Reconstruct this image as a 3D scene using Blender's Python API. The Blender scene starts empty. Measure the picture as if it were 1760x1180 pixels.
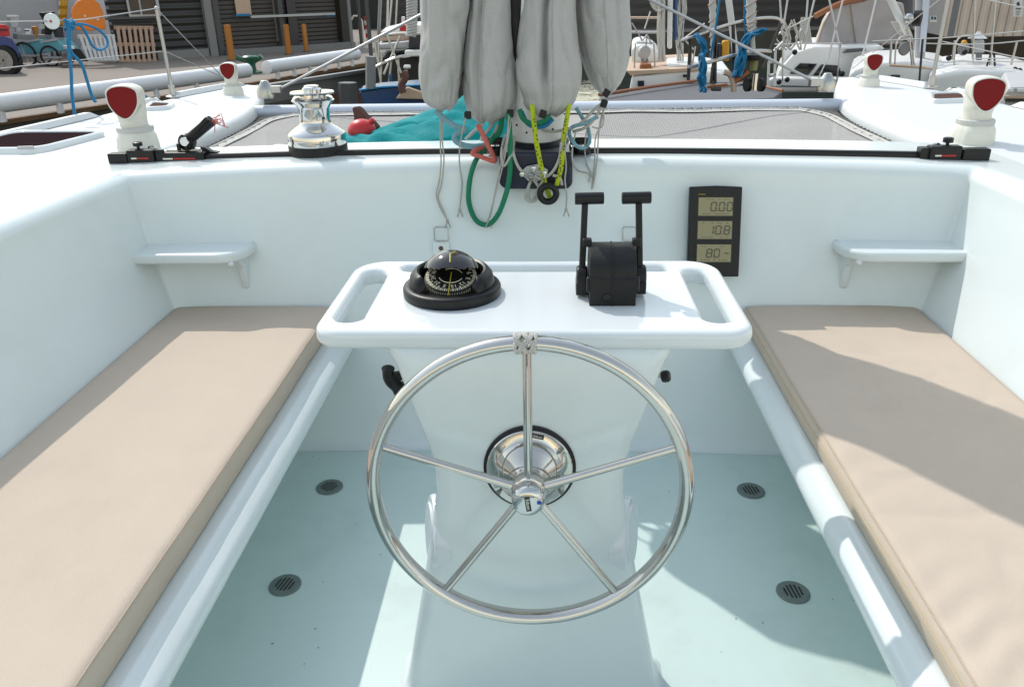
import bpy, bmesh, math, random
from mathutils import Vector, Matrix, noise
random.seed(7)
PI = math.pi
V = Vector
SC = bpy.context.scene
COL = SC.collection

# ------------------------------------------------------------------ camera
CP = V((0.035, 0, 1.6)); FPX = 1375.0
_y, _p, _r = [math.radians(a) for a in (2.9, 24.0, 1.05)]
FW = V((-math.sin(_y)*math.cos(_p), math.cos(_y)*math.cos(_p), -math.sin(_p)))
_rt = V((math.cos(_y), math.sin(_y), 0)); _up = _rt.cross(FW)
RT = _rt*math.cos(_r) - _up*math.sin(_r); UP = _up*math.cos(_r) + _rt*math.sin(_r)
cd = bpy.data.cameras.new('camera'); cam = bpy.data.objects.new('camera', cd); COL.objects.link(cam)
cam.matrix_world = Matrix(((RT.x, UP.x, -FW.x, CP.x), (RT.y, UP.y, -FW.y, CP.y), (RT.z, UP.z, -FW.z, CP.z), (0, 0, 0, 1)))
cd.sensor_width = 36; cd.lens = FPX/1760*36; cd.clip_start = .02; cd.clip_end = 3000
SC.camera = cam

def ray(px, py): return FW + RT*((px-880)/FPX) - UP*((py-590)/FPX)
def AZ(px, py, z): d = ray(px, py); return CP + d*((z-CP.z)/d.z)
def AY(px, py, y): d = ray(px, py); return CP + d*((y-CP.y)/d.y)
def AX(px, py, x): d = ray(px, py); return CP + d*((x-CP.x)/d.x)

# ------------------------------------------------------------------ materials
def mat(name, col, rough=.5, metal=0., var=0., vscale=5., bump=0., bscale=40., coat=0., dirt=None, dscale=3., spec=.5, trans=0.):
    m = bpy.data.materials.new(name); m.use_nodes = True
    nt = m.node_tree; N = nt.nodes; L = nt.links
    b = N['Principled BSDF']
    b.inputs['Base Color'].default_value = (*col, 1); b.inputs['Roughness'].default_value = rough
    b.inputs['Metallic'].default_value = metal; b.inputs['Coat Weight'].default_value = coat
    b.inputs['Coat Roughness'].default_value = .08; b.inputs['Specular IOR Level'].default_value = spec
    b.inputs['Transmission Weight'].default_value = trans
    if var or dirt or bump:
        tc = N.new('ShaderNodeTexCoord')
    if var or dirt:
        nz = N.new('ShaderNodeTexNoise'); nz.inputs['Scale'].default_value = vscale; nz.inputs['Detail'].default_value = 6
        L.new(tc.outputs['Object'], nz.inputs['Vector'])
        mx = N.new('ShaderNodeMix'); mx.data_type = 'RGBA'
        mx.inputs[6].default_value = (*[max(0, c*(1-var)) for c in col], 1); mx.inputs[7].default_value = (*[min(1, c*(1+var)) for c in col], 1)
        L.new(nz.outputs['Fac'], mx.inputs[0]); out = mx.outputs[2]
        rg = N.new('ShaderNodeMapRange'); rg.inputs[3].default_value = max(0.02, rough*.8); rg.inputs[4].default_value = min(1, rough*1.25)
        L.new(nz.outputs['Fac'], rg.inputs[0]); L.new(rg.outputs[0], b.inputs['Roughness'])
        if dirt:
            n2 = N.new('ShaderNodeTexNoise'); n2.inputs['Scale'].default_value = dscale; n2.inputs['Detail'].default_value = 8; n2.inputs['Roughness'].default_value = .7
            L.new(tc.outputs['Object'], n2.inputs['Vector'])
            r2 = N.new('ShaderNodeMapRange'); r2.inputs[1].default_value = .5; r2.inputs[2].default_value = .75; r2.inputs[4].default_value = dirt[3]
            L.new(n2.outputs['Fac'], r2.inputs[0])
            m2 = N.new('ShaderNodeMix'); m2.data_type = 'RGBA'; m2.inputs[7].default_value = (*dirt[:3], 1)
            L.new(r2.outputs[0], m2.inputs[0]); L.new(out, m2.inputs[6]); out = m2.outputs[2]
        L.new(out, b.inputs['Base Color'])
    if bump:
        n3 = N.new('ShaderNodeTexNoise'); n3.inputs['Scale'].default_value = bscale; n3.inputs['Detail'].default_value = 5
        L.new(tc.outputs['Object'], n3.inputs['Vector'])
        bp = N.new('ShaderNodeBump'); bp.inputs['Strength'].default_value = bump; bp.inputs['Distance'].default_value = .01
        L.new(n3.outputs['Fac'], bp.inputs['Height']); L.new(bp.outputs[0], b.inputs['Normal'])
    return m

def wave_bump(m, scale, strength, direction='X', coord='Object', dist=.01, profile='SIN'):
    nt = m.node_tree; N = nt.nodes; L = nt.links; b = N['Principled BSDF']
    tc = N.new('ShaderNodeTexCoord'); w = N.new('ShaderNodeTexWave'); w.bands_direction = direction; w.wave_profile = profile
    w.inputs['Scale'].default_value = scale
    L.new(tc.outputs[coord], w.inputs['Vector'])
    bp = N.new('ShaderNodeBump'); bp.inputs['Strength'].default_value = strength; bp.inputs['Distance'].default_value = dist
    L.new(w.outputs['Fac'], bp.inputs['Height'])
    if b.inputs['Normal'].links: L.new(b.inputs['Normal'].links[0].from_socket, bp.inputs['Normal'])
    L.new(bp.outputs[0], b.inputs['Normal'])
    return m

M = {}
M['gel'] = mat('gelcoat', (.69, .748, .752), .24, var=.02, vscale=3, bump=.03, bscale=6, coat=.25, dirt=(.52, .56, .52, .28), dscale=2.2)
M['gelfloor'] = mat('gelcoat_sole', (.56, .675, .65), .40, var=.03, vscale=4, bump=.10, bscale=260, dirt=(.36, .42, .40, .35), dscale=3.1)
M['geldeck'] = mat('gelcoat_deck', (.66, .68, .70), .45, var=.02, vscale=3, bump=.12, bscale=300, dirt=(.55, .56, .55, .15))
M['white'] = mat('white_gloss', (.69, .73, .75), .16, var=.015, bump=.02, bscale=8, coat=.4)
M['cushion'] = mat('canvas_beige', (.56, .465, .378), .85, var=.05, vscale=7, bump=.25, bscale=520, spec=.2, dirt=(.45, .37, .30, .25), dscale=5)
M['piping'] = mat('canvas_seam', (.50, .41, .32), .85, bump=.3, bscale=300, spec=.2)
M['thread'] = mat('seam_thread', (.60, .47, .26), .8)
M['steel'] = mat('polished_steel', (.56, .54, .515), .06, 1, var=.06, vscale=25, bump=.02, bscale=60)
M['chrome'] = mat('chrome', (.58, .58, .58), .07, 1, var=.03, vscale=20)
M['satin'] = mat('satin_steel', (.42, .42, .41), .28, 1, var=.1, vscale=30)
M['black'] = mat('black_plastic', (.007, .007, .008), .38, spec=.35, var=.2, vscale=20, bump=.08, bscale=400)
M['blackm'] = mat('black_matt', (.008, .008, .0085), .5, var=.3, vscale=30, bump=.15, bscale=300, spec=.35, dirt=(.05, .05, .05, .25), dscale=18)
M['dome'] = mat('smoked_dome', (.02, .019, .021), .10, coat=.6)
M['glass'] = mat('clear_plastic', (1, 1, 1), .02, trans=1)
M['cream'] = mat('cream_plastic', (.70, .69, .62), .42, var=.03, bump=.06, bscale=60, dirt=(.45, .42, .34, .3), dscale=9)
M['creamgrey'] = mat('grey_plastic', (.52, .52, .50), .5, var=.04)
M['red'] = mat('vent_red', (.18, .001, .002), .5, var=.1, spec=.25)
M['canvas'] = mat('canvas_grey', (.455, .448, .438), .9, var=.07, vscale=6, bump=.35, bscale=180, spec=.15, dirt=(.36, .35, .33, .35), dscale=6)
M['navy'] = mat('navy_paint', (.006, .009, .028), .3, var=.1)
M['net'] = None
M['teal'] = mat('teal_cloth', (.0, .235, .255), .75, var=.12, vscale=9, bump=.3, bscale=60, spec=.2)
M['cord'] = mat('grey_cord', (.50, .475, .43), .8, var=.15, vscale=60, bump=.5, bscale=500)
M['whiterope'] = mat('white_rope', (.62, .60, .56), .8, var=.08, vscale=60, bump=.5, bscale=500)
M['green'] = mat('green_rope', (.01, .22, .11), .7, var=.3, vscale=200, bump=.5, bscale=400)
M['yellow'] = mat('yellow_rope', (.52, .62, .01), .6, bump=.5, bscale=400)
M['coral'] = mat('coral_rope', (.65, .15, .12), .7, var=.5, vscale=300, bump=.5, bscale=400)
M['lblue'] = mat('pale_blue_rope', (.22, .42, .50), .7, var=.3, vscale=200, bump=.5, bscale=400)
M['blue'] = mat('blue_rope', (.01, .20, .42), .6, var=.25, vscale=60, bump=.5, bscale=300)
M['bluesolid'] = mat('blue_fabric', (.008, .09, .23), .7, var=.4, vscale=14)
M['lcd'] = mat('lcd', (.27, .235, .125), .25, var=.05)
M['ink'] = mat('ink', (.02, .02, .018), .5)
M['inksoft'] = mat('lcd_digit', (.055, .05, .03), .4)
M['markw'] = mat('mark_white', (.75, .73, .66), .5)
M['dial'] = mat('dial_cream', (.85, .80, .60), .5)
M['markred'] = mat('mark_red', (.5, .02, .02), .5)
M['marky'] = mat('mark_yellow', (.55, .48, .06), .5)
M['blue_sticker'] = mat('sticker_blue', (.01, .03, .35), .3)
M['drain'] = mat('drain_grey', (.15, .185, .175), .5, var=.1, dirt=(.08, .09, .08, .4), dscale=20)
M['hatchglass'] = mat('smoked_acrylic', (.03, .018, .02), .4, spec=.0)
M['acrylic_brown'] = mat('smoked_brown', (.11, .065, .055), .4, spec=.0)
M['alu'] = mat('painted_spar', (.72, .72, .71), .35, var=.04, dirt=(.4, .38, .35, .3), dscale=12)
M['beam'] = mat('beam_spar', (.56, .60, .70), .3, var=.02)
M['fender'] = mat('red_vinyl', (.55, .02, .025), .35, var=.08)
M['rust'] = mat('rust', (.12, .055, .045), .8, var=.3, vscale=12, bump=.4)
M['concrete'] = mat('quay_concrete', (.215, .178, .15), .9, var=.12, vscale=.6, bump=.4, bscale=8, dirt=(.17, .145, .125, .5), dscale=.35)
M['quaywall'] = mat('stained_concrete', (.075, .07, .058), .95, var=.4, vscale=1.2, bump=.8, bscale=5, dirt=(.03, .03, .025, .7), dscale=.8)
M['timber'] = mat('rubbing_timber', (.16, .09, .045), .9, var=.3, vscale=4)
M['rusttimber'] = mat('rust_timber', (.085, .035, .022), .9, var=.3, vscale=4)
M['pipe'] = mat('white_pipe', (.78, .77, .80), .35, var=.03, dirt=(.5, .48, .45, .3))
M['postor'] = mat('orange_post', (.40, .15, .022), .6, var=.1, dirt=(.3, .14, .04, .4), dscale=3)
M['bolgreen'] = mat('green_paint', (.006, .085, .045), .3, var=.2)
M['wood'] = mat('pallet_wood', (.42, .28, .21), .85, var=.2, vscale=3)
M['woodw'] = mat('pale_pallet', (.60, .60, .62), .8, var=.1)
M['teak'] = mat('varnished_teak', (.26, .085, .025), .35, var=.25, vscale=5)
M['tan'] = mat('tan_canvas', (.52, .38, .28), .85, var=.08)
M['orange'] = mat('orange_board', (.72, .19, .012), .45, var=.06)
M['carblue'] = mat('car_paint', (.003, .028, .17), .25, coat=.5)
M['tyre'] = mat('tyre', (.012, .012, .013), .8)
M['rim'] = mat('alloy', (.28, .28, .29), .35, .7)
M['trolley'] = mat('turquoise_paint', (.15, .42, .50), .45, var=.05)
M['boatwhite'] = mat('boat_white', (.76, .75, .74), .3, var=.03, dirt=(.55, .52, .48, .2), dscale=1.5)
M['darkdeck'] = mat('dark_deck', (.10, .10, .11), .7, var=.2)
M['hullblue'] = mat('hull_blue', (.01, .05, .15), .3, var=.15)
M['window'] = mat('dark_window', (.012, .013, .015), .06)
M['dodger'] = mat('dodger_canvas', (.46, .40, .35), .85, var=.08)
M['plasticwin'] = mat('clear_vinyl', (.30, .28, .29), .2, var=.25, vscale=4)
M['furl'] = mat('furled_sail', (.58, .57, .56), .8, var=.1)
M['rail'] = mat('stainless_rail', (.48, .48, .48), .3, .7)
M['darkrail'] = mat('dark_rail', (.05, .05, .05), .35, .6)
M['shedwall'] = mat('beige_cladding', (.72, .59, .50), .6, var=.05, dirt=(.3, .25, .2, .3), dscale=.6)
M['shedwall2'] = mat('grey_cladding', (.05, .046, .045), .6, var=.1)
M['corr'] = mat('dark_corrugated', (.045, .043, .043), .5, .1, var=.08)
M['shutter'] = mat('shutter', (.075, .066, .06), .5, var=.08)
M['column'] = mat('steel_column', (.06, .063, .068), .5, var=.1)
M['inner'] = mat('workshop_wall', (.60, .59, .60), .8, var=.05)
M['yellowpad'] = mat('yellow_pad', (.42, .24, .012), .6)
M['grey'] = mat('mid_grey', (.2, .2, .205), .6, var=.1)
M['lightgrey'] = mat('light_grey', (.45, .45, .46), .5, var=.05)
M['ramp'] = mat('gangway_grey', (.17, .17, .165), .8, var=.2)
M['ygreen'] = mat('olive', (.28, .27, .10), .6)
M['jerry'] = mat('jerry_yellow', (.62, .30, .02), .5)
wave_bump(M['corr'], 1.6, 1, 'Z', dist=.06); wave_bump(M['shutter'], 2.6, 1, 'Z', dist=.04)
wave_bump(M['shedwall'], 1.1, 1, 'X', dist=.06); wave_bump(M['shedwall2'], .9, .5, 'Z', dist=.03)
wave_bump(M['yellowpad'], 1.5, 1, 'Z', dist=.05)
for q_ in ('green', 'yellow', 'coral', 'lblue', 'blue', 'whiterope', 'cord'): wave_bump(M[q_], 70, .55, 'DIAGONAL', dist=.004)
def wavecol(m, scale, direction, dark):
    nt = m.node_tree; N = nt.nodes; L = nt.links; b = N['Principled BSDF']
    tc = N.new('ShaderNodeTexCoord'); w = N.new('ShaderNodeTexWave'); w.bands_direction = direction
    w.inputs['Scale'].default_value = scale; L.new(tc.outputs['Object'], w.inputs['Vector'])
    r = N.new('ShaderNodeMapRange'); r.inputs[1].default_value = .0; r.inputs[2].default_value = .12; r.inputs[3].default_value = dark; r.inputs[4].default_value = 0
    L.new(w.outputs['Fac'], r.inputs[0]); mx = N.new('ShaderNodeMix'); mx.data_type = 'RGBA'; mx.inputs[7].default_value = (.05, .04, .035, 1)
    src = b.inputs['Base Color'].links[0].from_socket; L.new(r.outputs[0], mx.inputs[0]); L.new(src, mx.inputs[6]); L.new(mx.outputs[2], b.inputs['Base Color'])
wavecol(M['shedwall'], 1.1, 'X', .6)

def net_material():
    m = bpy.data.materials.new('knitted_net'); m.use_nodes = True; nt = m.node_tree; N = nt.nodes; L = nt.links
    b = N['Principled BSDF']; b.inputs['Roughness'].default_value = .85
    tc = N.new('ShaderNodeTexCoord'); mp = N.new('ShaderNodeMapping'); mp.inputs['Rotation'].default_value = (0, 0, math.radians(45))
    L.new(tc.outputs['Object'], mp.inputs['Vector'])
    vs = []
    for d in 'XY':
        w = N.new('ShaderNodeTexWave'); w.bands_direction = d; w.inputs['Scale'].default_value = 19; w.inputs['Distortion'].default_value = .3
        L.new(mp.outputs[0], w.inputs['Vector']); vs.append(w)
    mul = N.new('ShaderNodeMath'); mul.operation = 'MULTIPLY'; L.new(vs[0].outputs['Fac'], mul.inputs[0]); L.new(vs[1].outputs['Fac'], mul.inputs[1])
    r = N.new('ShaderNodeMapRange'); r.inputs[1].default_value = .42; r.inputs[2].default_value = .6; r.inputs[3].default_value = 1; r.inputs[4].default_value = .4
    L.new(mul.outputs[0], r.inputs[0]); L.new(r.outputs[0], b.inputs['Alpha'])
    nz = N.new('ShaderNodeTexNoise'); nz.inputs['Scale'].default_value = 2.5; nz.inputs['Detail'].default_value = 6; L.new(tc.outputs['Object'], nz.inputs['Vector'])
    mx = N.new('ShaderNodeMix'); mx.data_type = 'RGBA'; mx.inputs[6].default_value = (.30, .285, .275, 1); mx.inputs[7].default_value = (.40, .38, .365, 1)
    L.new(nz.outputs['Fac'], mx.inputs[0]); L.new(mx.outputs[2], b.inputs['Base Color'])
    return m
M['net'] = net_material()

# ------------------------------------------------------------------ mesh builder
def frames(P, closed=False):
    n = len(P); T = []
    for i in range(n):
        a = P[(i-1) % n] if (closed or i > 0) else P[i]; b = P[(i+1) % n] if (closed or i < n-1) else P[i]
        T.append((b-a).normalized() if (b-a).length > 1e-9 else V((0, 0, 1)))
    ref = V((0, 0, 1)) if abs(T[0].z) < .9 else V((1, 0, 0))
    nrm = (ref - T[0]*ref.dot(T[0])).normalized(); out = []
    for t in T:
        nrm = (nrm - t*nrm.dot(t)).normalized(); out.append((nrm.copy(), t.cross(nrm), t))
    return out

def smooth_path(P, k=6, closed=False):
    P = [V(p) for p in P]; n = len(P); out = []
    rng = n if closed else n-1
    for i in range(rng):
        p0 = P[(i-1) % n] if (closed or i > 0) else P[i]; p1 = P[i]; p2 = P[(i+1) % n]; p3 = P[(i+2) % n] if (closed or i < n-2) else p2
        for j in range(k):
            t = j/k
            out.append(.5*((2*p1) + (p2-p0)*t + (2*p0-5*p1+4*p2-p3)*t*t + (3*p1-p0-3*p2+p3)*t**3))
    if not closed: out.append(P[-1])
    return out

class MB:
    def __init__(s): s.v = []; s.f = []
    def add(s, vs, fs):
        o = len(s.v); s.v += [tuple(v) for v in vs]; s.f += [tuple(i+o for i in f) for f in fs]; return s
    def box(s, c, d, R=None):
        c = V(c); d = V(d)/2; vs = []
        for x in (-1, 1):
            for y in (-1, 1):
                for z in (-1, 1):
                    q = V((x*d.x, y*d.y, z*d.z)); vs.append(c + (R @ q if R else q))
        return s.add(vs, [(0, 1, 3, 2), (4, 6, 7, 5), (0, 4, 5, 1), (2, 3, 7, 6), (0, 2, 6, 4), (1, 5, 7, 3)])
    def bar(s, a, b, w, h=None, up=V((0, 0, 1))):
        a = V(a); b = V(b); h = h or w; t = (b-a).normalized(); x = t.cross(up)
        if x.length < 1e-4: x = V((1, 0, 0))
        x.normalize(); z = x.cross(t); R = Matrix((x, t, z)).transposed()
        return s.box((a+b)/2, (w, (b-a).length, h), R)
    def rings(s, R, close_u=True, cap0=True, cap1=True):
        n = len(R[0]); o = len(s.v); vs = [tuple(p) for r in R for p in r]; fs = []
        for i in range(len(R)-1):
            for j in range(n if close_u else n-1):
                a = i*n+j; b = i*n+(j+1) % n; fs.append((a, b, b+n, a+n))
        if close_u:
            if cap0: fs.append(tuple(range(n-1, -1, -1)))
            if cap1: fs.append(tuple((len(R)-1)*n+j for j in range(n)))
        return s.add(vs, fs)
    def tube(s, P, r, n=10, closed=False, flat=None):
        P = [V(p) for p in P]; F = frames(P, closed); R = []
        for i, p in enumerate(P):
            rr = r(i/(len(P)-1)) if callable(r) else r; a, b, t = F[i]
            R.append([p + (a*math.cos(2*PI*k/n) + b*math.sin(2*PI*k/n))*rr for k in range(n)])
        if closed: R.append(R[0]); return s.rings(R, True, False, False)
        return s.rings(R)
    def lathe(s, prof, c, axis=V((0, 0, 1)), n=40, cap0=True, cap1=True):
        c = V(c); ax = V(axis).normalized(); u = ax.orthogonal().normalized(); w = ax.cross(u)
        return s.rings([[c + ax*h + (u*math.cos(2*PI*k/n) + w*math.sin(2*PI*k/n))*r for k in range(n)] for r, h in prof], True, cap0, cap1)
    def sphere(s, c, r, n=20, sc=(1, 1, 1)):
        R = []
        for i in range(n//2+1):
            a = -PI/2 + PI*i/(n//2); rr = max(1e-4, math.cos(a)*r)
            R.append([V(c) + V((rr*math.cos(2*PI*k/n)*sc[0], rr*math.sin(2*PI*k/n)*sc[1], r*math.sin(a)*sc[2])) for k in range(n)])
        return s.rings(R)
    def prism(s, poly, ext):
        ext = V(ext); poly = [V(p) for p in poly]; n = len(poly)
        return s.add(poly + [p+ext for p in poly], [tuple(range(n-1, -1, -1)), tuple(range(n, 2*n))] + [(j, (j+1) % n, n+(j+1) % n, n+j) for j in range(n)])
    def grid(s, fn, nu, nv):
        vs = [fn(i/nu, j/nv) for i in range(nu+1) for j in range(nv+1)]
        return s.add(vs, [(i*(nv+1)+j, (i+1)*(nv+1)+j, (i+1)*(nv+1)+j+1, i*(nv+1)+j+1) for i in range(nu) for j in range(nv)])
    def build(s, name, m, parent=None, smooth=True, bevel=0, ang=38, seg=3, sub=0, solid=0):
        me = bpy.data.meshes.new(name); me.from_pydata(s.v, [], s.f); me.update()
        bm = bmesh.new(); bm.from_mesh(me)
        bmesh.ops.recalc_face_normals(bm, faces=bm.faces); bm.to_mesh(me); bm.free()
        return link(name, me, m, parent, smooth, bevel, ang, seg, sub, solid)

def link(name, me, m, parent=None, smooth=True, bevel=0, ang=38, seg=3, sub=0, solid=0):
    me.materials.append(m)
    if smooth:
        me.shade_smooth(); me.set_sharp_from_angle(angle=math.radians(ang))
    o = bpy.data.objects.new(name, me); COL.objects.link(o)
    if solid:
        q = o.modifiers.new('thick', 'SOLIDIFY'); q.thickness = solid; q.offset = -1
    if bevel:
        q = o.modifiers.new('bevel', 'BEVEL'); q.width = bevel; q.segments = seg; q.limit_method = 'ANGLE'; q.angle_limit = math.radians(35)
    if sub:
        q = o.modifiers.new('sub', 'SUBSURF'); q.levels = sub; q.render_levels = sub
    if smooth and bevel:
        q = o.modifiers.new('wn', 'WEIGHTED_NORMAL'); q.keep_sharp = False
    if parent:
        o.parent = parent; o.matrix_parent_inverse = PW(parent).inverted()
    return o

def PW(o):
    m = Matrix.Translation(o.location) @ o.rotation_euler.to_matrix().to_4x4()
    return (PW(o.parent) @ o.matrix_parent_inverse @ m) if o.parent else m

def thing(name, label, cat, loc=(0, 0, 0), group=None):
    o = bpy.data.objects.new(name, None); COL.objects.link(o); o.location = loc; o.empty_display_size = .1
    return tag(o, label, cat, group)
def tag(o, label, cat, group=None):
    o['label'] = label; o['category'] = cat
    if group: o['group'] = group
    return o
def struct(o): o['kind'] = 'structure'; return o

def kids(o): return [c for c in COL.objects if c.parent == o]
def copy_tree(o, delta=None, mirror=False, parent=None):
    c = o.copy(); COL.objects.link(c)
    if parent: c.parent = parent
    if delta is not None: c.location = o.location + V(delta)
    for ch in kids(o): copy_tree(ch, None, False, c)
    return c

def curve_slab(name, outs, z, th, bev, m, parent, res=5):
    """flat slab with holes: outs = closed 2D outlines in xy"""
    cu = bpy.data.curves.new('tmp', 'CURVE'); cu.dimensions = '2D'; cu.fill_mode = 'BOTH'
    cu.extrude = th/2-bev; cu.bevel_depth = bev; cu.bevel_resolution = res; cu.offset = -bev
    for P in outs:
        sp = cu.splines.new('POLY'); sp.points.add(len(P)-1); sp.use_cyclic_u = True
        for i, p in enumerate(P): sp.points[i].co = (p[0], p[1], 0, 1)
    o = bpy.data.objects.new('tmp', cu); COL.objects.link(o)
    me = bpy.data.meshes.new_from_object(o.evaluated_get(bpy.context.evaluated_depsgraph_get()))
    bpy.data.objects.remove(o); bpy.data.curves.remove(cu)
    bm = bmesh.new(); bm.from_mesh(me); bmesh.ops.remove_doubles(bm, verts=bm.verts, dist=1e-5)
    for v in bm.verts: v.co.z += z
    bmesh.ops.recalc_face_normals(bm, faces=bm.faces); bm.to_mesh(me); bm.free(); me.name = name
    me.materials.clear()
    ob = link(name, me, m, parent, True, 0, 50)
    q = ob.modifiers.new('wn', 'WEIGHTED_NORMAL'); q.keep_sharp = True
    return ob

def rrect(x0, x1, y0, y1, r, n=8, rs=None):
    rs = rs or (r, r, r, r); out = []
    for (cx, cy, a0, rr) in ((x1-rs[0], y0+rs[0], -PI/2, rs[0]), (x1-rs[1], y1-rs[1], 0, rs[1]), (x0+rs[2], y1-rs[2], PI/2, rs[2]), (x0+rs[3], y0+rs[3], PI, rs[3])):
        for k in range(n+1):
            a = a0 + PI/2*k/n; out.append((cx+rr*math.cos(a), cy+rr*math.sin(a)))
    return out

def text_mesh(name, s, size, origin, xd, yd, m, parent=None, ext=.0006):
    cu = bpy.data.curves.new('t', 'FONT'); cu.body = s; cu.size = size; cu.extrude = ext; cu.align_x = 'CENTER'; cu.align_y = 'CENTER'
    o = bpy.data.objects.new('t', cu); COL.objects.link(o)
    me = bpy.data.meshes.new_from_object(o.evaluated_get(bpy.context.evaluated_depsgraph_get())); bpy.data.objects.remove(o)
    xd = V(xd).normalized(); yd = V(yd).normalized(); zd = xd.cross(yd)
    R = Matrix((xd, yd, zd)).transposed().to_4x4(); R.translation = V(origin); me.transform(R); me.materials.clear(); me.name = name
    return link(name, me, m, parent, False)

def ptube(mb, pts, r, n=8, k=6, closed=False):
    return mb.tube(smooth_path([AY(*p) for p in pts], k, closed), r, n, closed)

# ------------------------------------------------------------------ world and sun
w = bpy.data.worlds.new('World'); SC.world = w; w.use_nodes = True
nt = w.node_tree; bg = nt.nodes['Background']; sky = nt.nodes.new('ShaderNodeTexSky'); sky.sky_type = 'NISHITA'; sky.sun_disc = False
SUN = V((-.62, .765, 1)).normalized()
sky.sun_elevation = math.asin(SUN.z); sky.sun_rotation = math.atan2(SUN.x, SUN.y) % (2*PI)
sky.dust_density = .6; sky.air_density = 2.3; sky.ozone_density = 1
hs = nt.nodes.new('ShaderNodeHueSaturation'); hs.inputs['Saturation'].default_value = .58
nt.links.new(sky.outputs[0], hs.inputs['Color']); nt.links.new(hs.outputs[0], bg.inputs[0]); bg.inputs[1].default_value = .15
sl = bpy.data.lights.new('sun', 'SUN'); so = bpy.data.objects.new('sun', sl); COL.objects.link(so)
sl.energy = 2.05; sl.angle = math.radians(.55); sl.color = (1, .95, .88)
so.rotation_euler = SUN.to_track_quat('Z', 'Y').to_euler(); so.location = (-6, 6, 12)
SC.cycles.diffuse_bounces = 8; SC.cycles.max_bounces = 16
SC.view_settings.view_transform = 'Standard'; SC.view_settings.look = 'None'; SC.view_settings.exposure = .52; SC.view_settings.gamma = 1

# ================================================================== OUR BOAT
boat = thing('catamaran', 'pale mint white catamaran with open cockpit, benches, twin hull decks and front beam', 'catamaran', (0, 2, 0))
CFL = lambda x: max(0., 1-(x/1.5)**2)

def contour(z, e=0., ex=1., ey=1., rc=.014):
    """points of the U shaped cockpit wall at height z pushed outward by e"""
    wd = (1.235 + .26*z if z < .52 else 1.37+(z-.52)/.18*.065 if z < .70 else 1.435+(z-.70)/.3*.075) + e*ex; yf = 2.61 + .25*z + e*ey; pts = []
    rc = max(.01, rc + .25*e)
    lo = lambda y: (2.85-y)*.05*max(0, (z-.5)/.5)
    for k in range(30):
        y = -1.2 + (yf-rc+1.2)*k/29; pts.append(V((-wd-max(0, lo(y)), y, z)))
    for k in range(1, 8):
        a = PI - PI/2*k/8; pts.append(V((-wd+rc+rc*math.cos(a), yf-rc+rc*math.sin(a), z)))
    n = 40
    for k in range(n+1):
        x = -(wd-rc) + 2*(wd-rc)*k/n; b = CFL(x*1.5/wd)
        pts.append(V((x, yf + .07*b*min(1, .5+z*.5), z + (.025*b if z > .85 else 0))))
    out = pts + [V((-p.x, p.y, p.z)) for p in reversed(pts[:37])]
    return out

# inner wall, rounded coaming edge and side deck as one moulding
R = [contour(.001, -.05), contour(.003, -.034), contour(.010, -.018), contour(.022, -.006), contour(.04, 0)] + [contour(z) for z in (.2, .4, .5, .54, .58, .62, .66, .69, .71, .75, .8, .86, .9)]
r = .055
for k in range(0, 9):
    a = PI/2*k/8; R.append([p + V((0, 0, r*math.sin(a)-.0)) for p in contour(.945, r*(1-math.cos(a)))])
for e in (.075, .11, .16, .22, .28, .34):
    R.append([V((p.x, p.y, p.z-.004*(e-.055)/.3)) for p in [q + V((0, 0, r)) for q in contour(.945, e, 1, 1.35)]])
Rb = [V((p.x, p.y, .80)) for p in R[-1]]
MB().rings(R + [Rb], False).build('cockpit_wall', M['gel'], boat, ang=60)

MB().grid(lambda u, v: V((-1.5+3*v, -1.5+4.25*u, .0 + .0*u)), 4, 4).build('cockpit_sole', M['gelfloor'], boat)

# benches: rounded lip, undercut below
for s in (-1, 1):
    prof = [(1.05, .0), (.93, .18), (.80, .31), (.735, .355), (.705, .366), (.695, .378), (.691, .392), (.692, .404), (.697, .415), (.706, .425), (.730, .4405), (.738, .4440), (.748, .4455)]
    prof += [(.80, .4455), (1.0, .446), (1.42, .446)]
    mb = MB(); R2 = []
    for k in range(25):
        y = -1.2 + 3.98*k/24; R2.append([V((s*x, y, z)) for x, z in prof])
    mb.rings(R2, False).build('bench', M['gel'], boat, ang=70)

# corner shelves
for s in (-1, 1):
    sh = curve_slab('shelf', [[(s*x, y) for x, y in ([(1.50, 2.83), (1.50, 2.665), (1.16, 2.665)] + [(1.16-.105*math.sin(PI/2*k/7), 2.770-.105*math.cos(PI/2*k/7)) for k in range(1, 8)] + [(1.05, 2.85)])]], .733, .038, .013, M['gel'], boat)
    gp = [V((s*1.085, 2.72, 0.719)), V((s*1.085, 2.735, 0.694)), V((s*1.085, 2.757, 0.674)), V((s*1.085, 2.765, 0.619)), V((s*1.085, 2.772, 0.584)), V((s*1.085, 2.84, 0.589)), V((s*1.085, 2.84, 0.719))]
    MB().prism(gp, (s*.028, 0, 0)).build('shelf_bracket', M['gel'], sh, bevel=.008)
    MB().sphere((s*1.105, 2.69, .711), .012, 12).build('shelf_button', M['white'], sh)
    MB().tube([V((s*(1.4368+(2.85-y)*.02), y, .702)) for y in (2.74, 2.4, 1.8, 1.0, 0, -1.1)], .0016, 6).build('mould_seam', M['gel'], boat) if s < 0 else None

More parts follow.
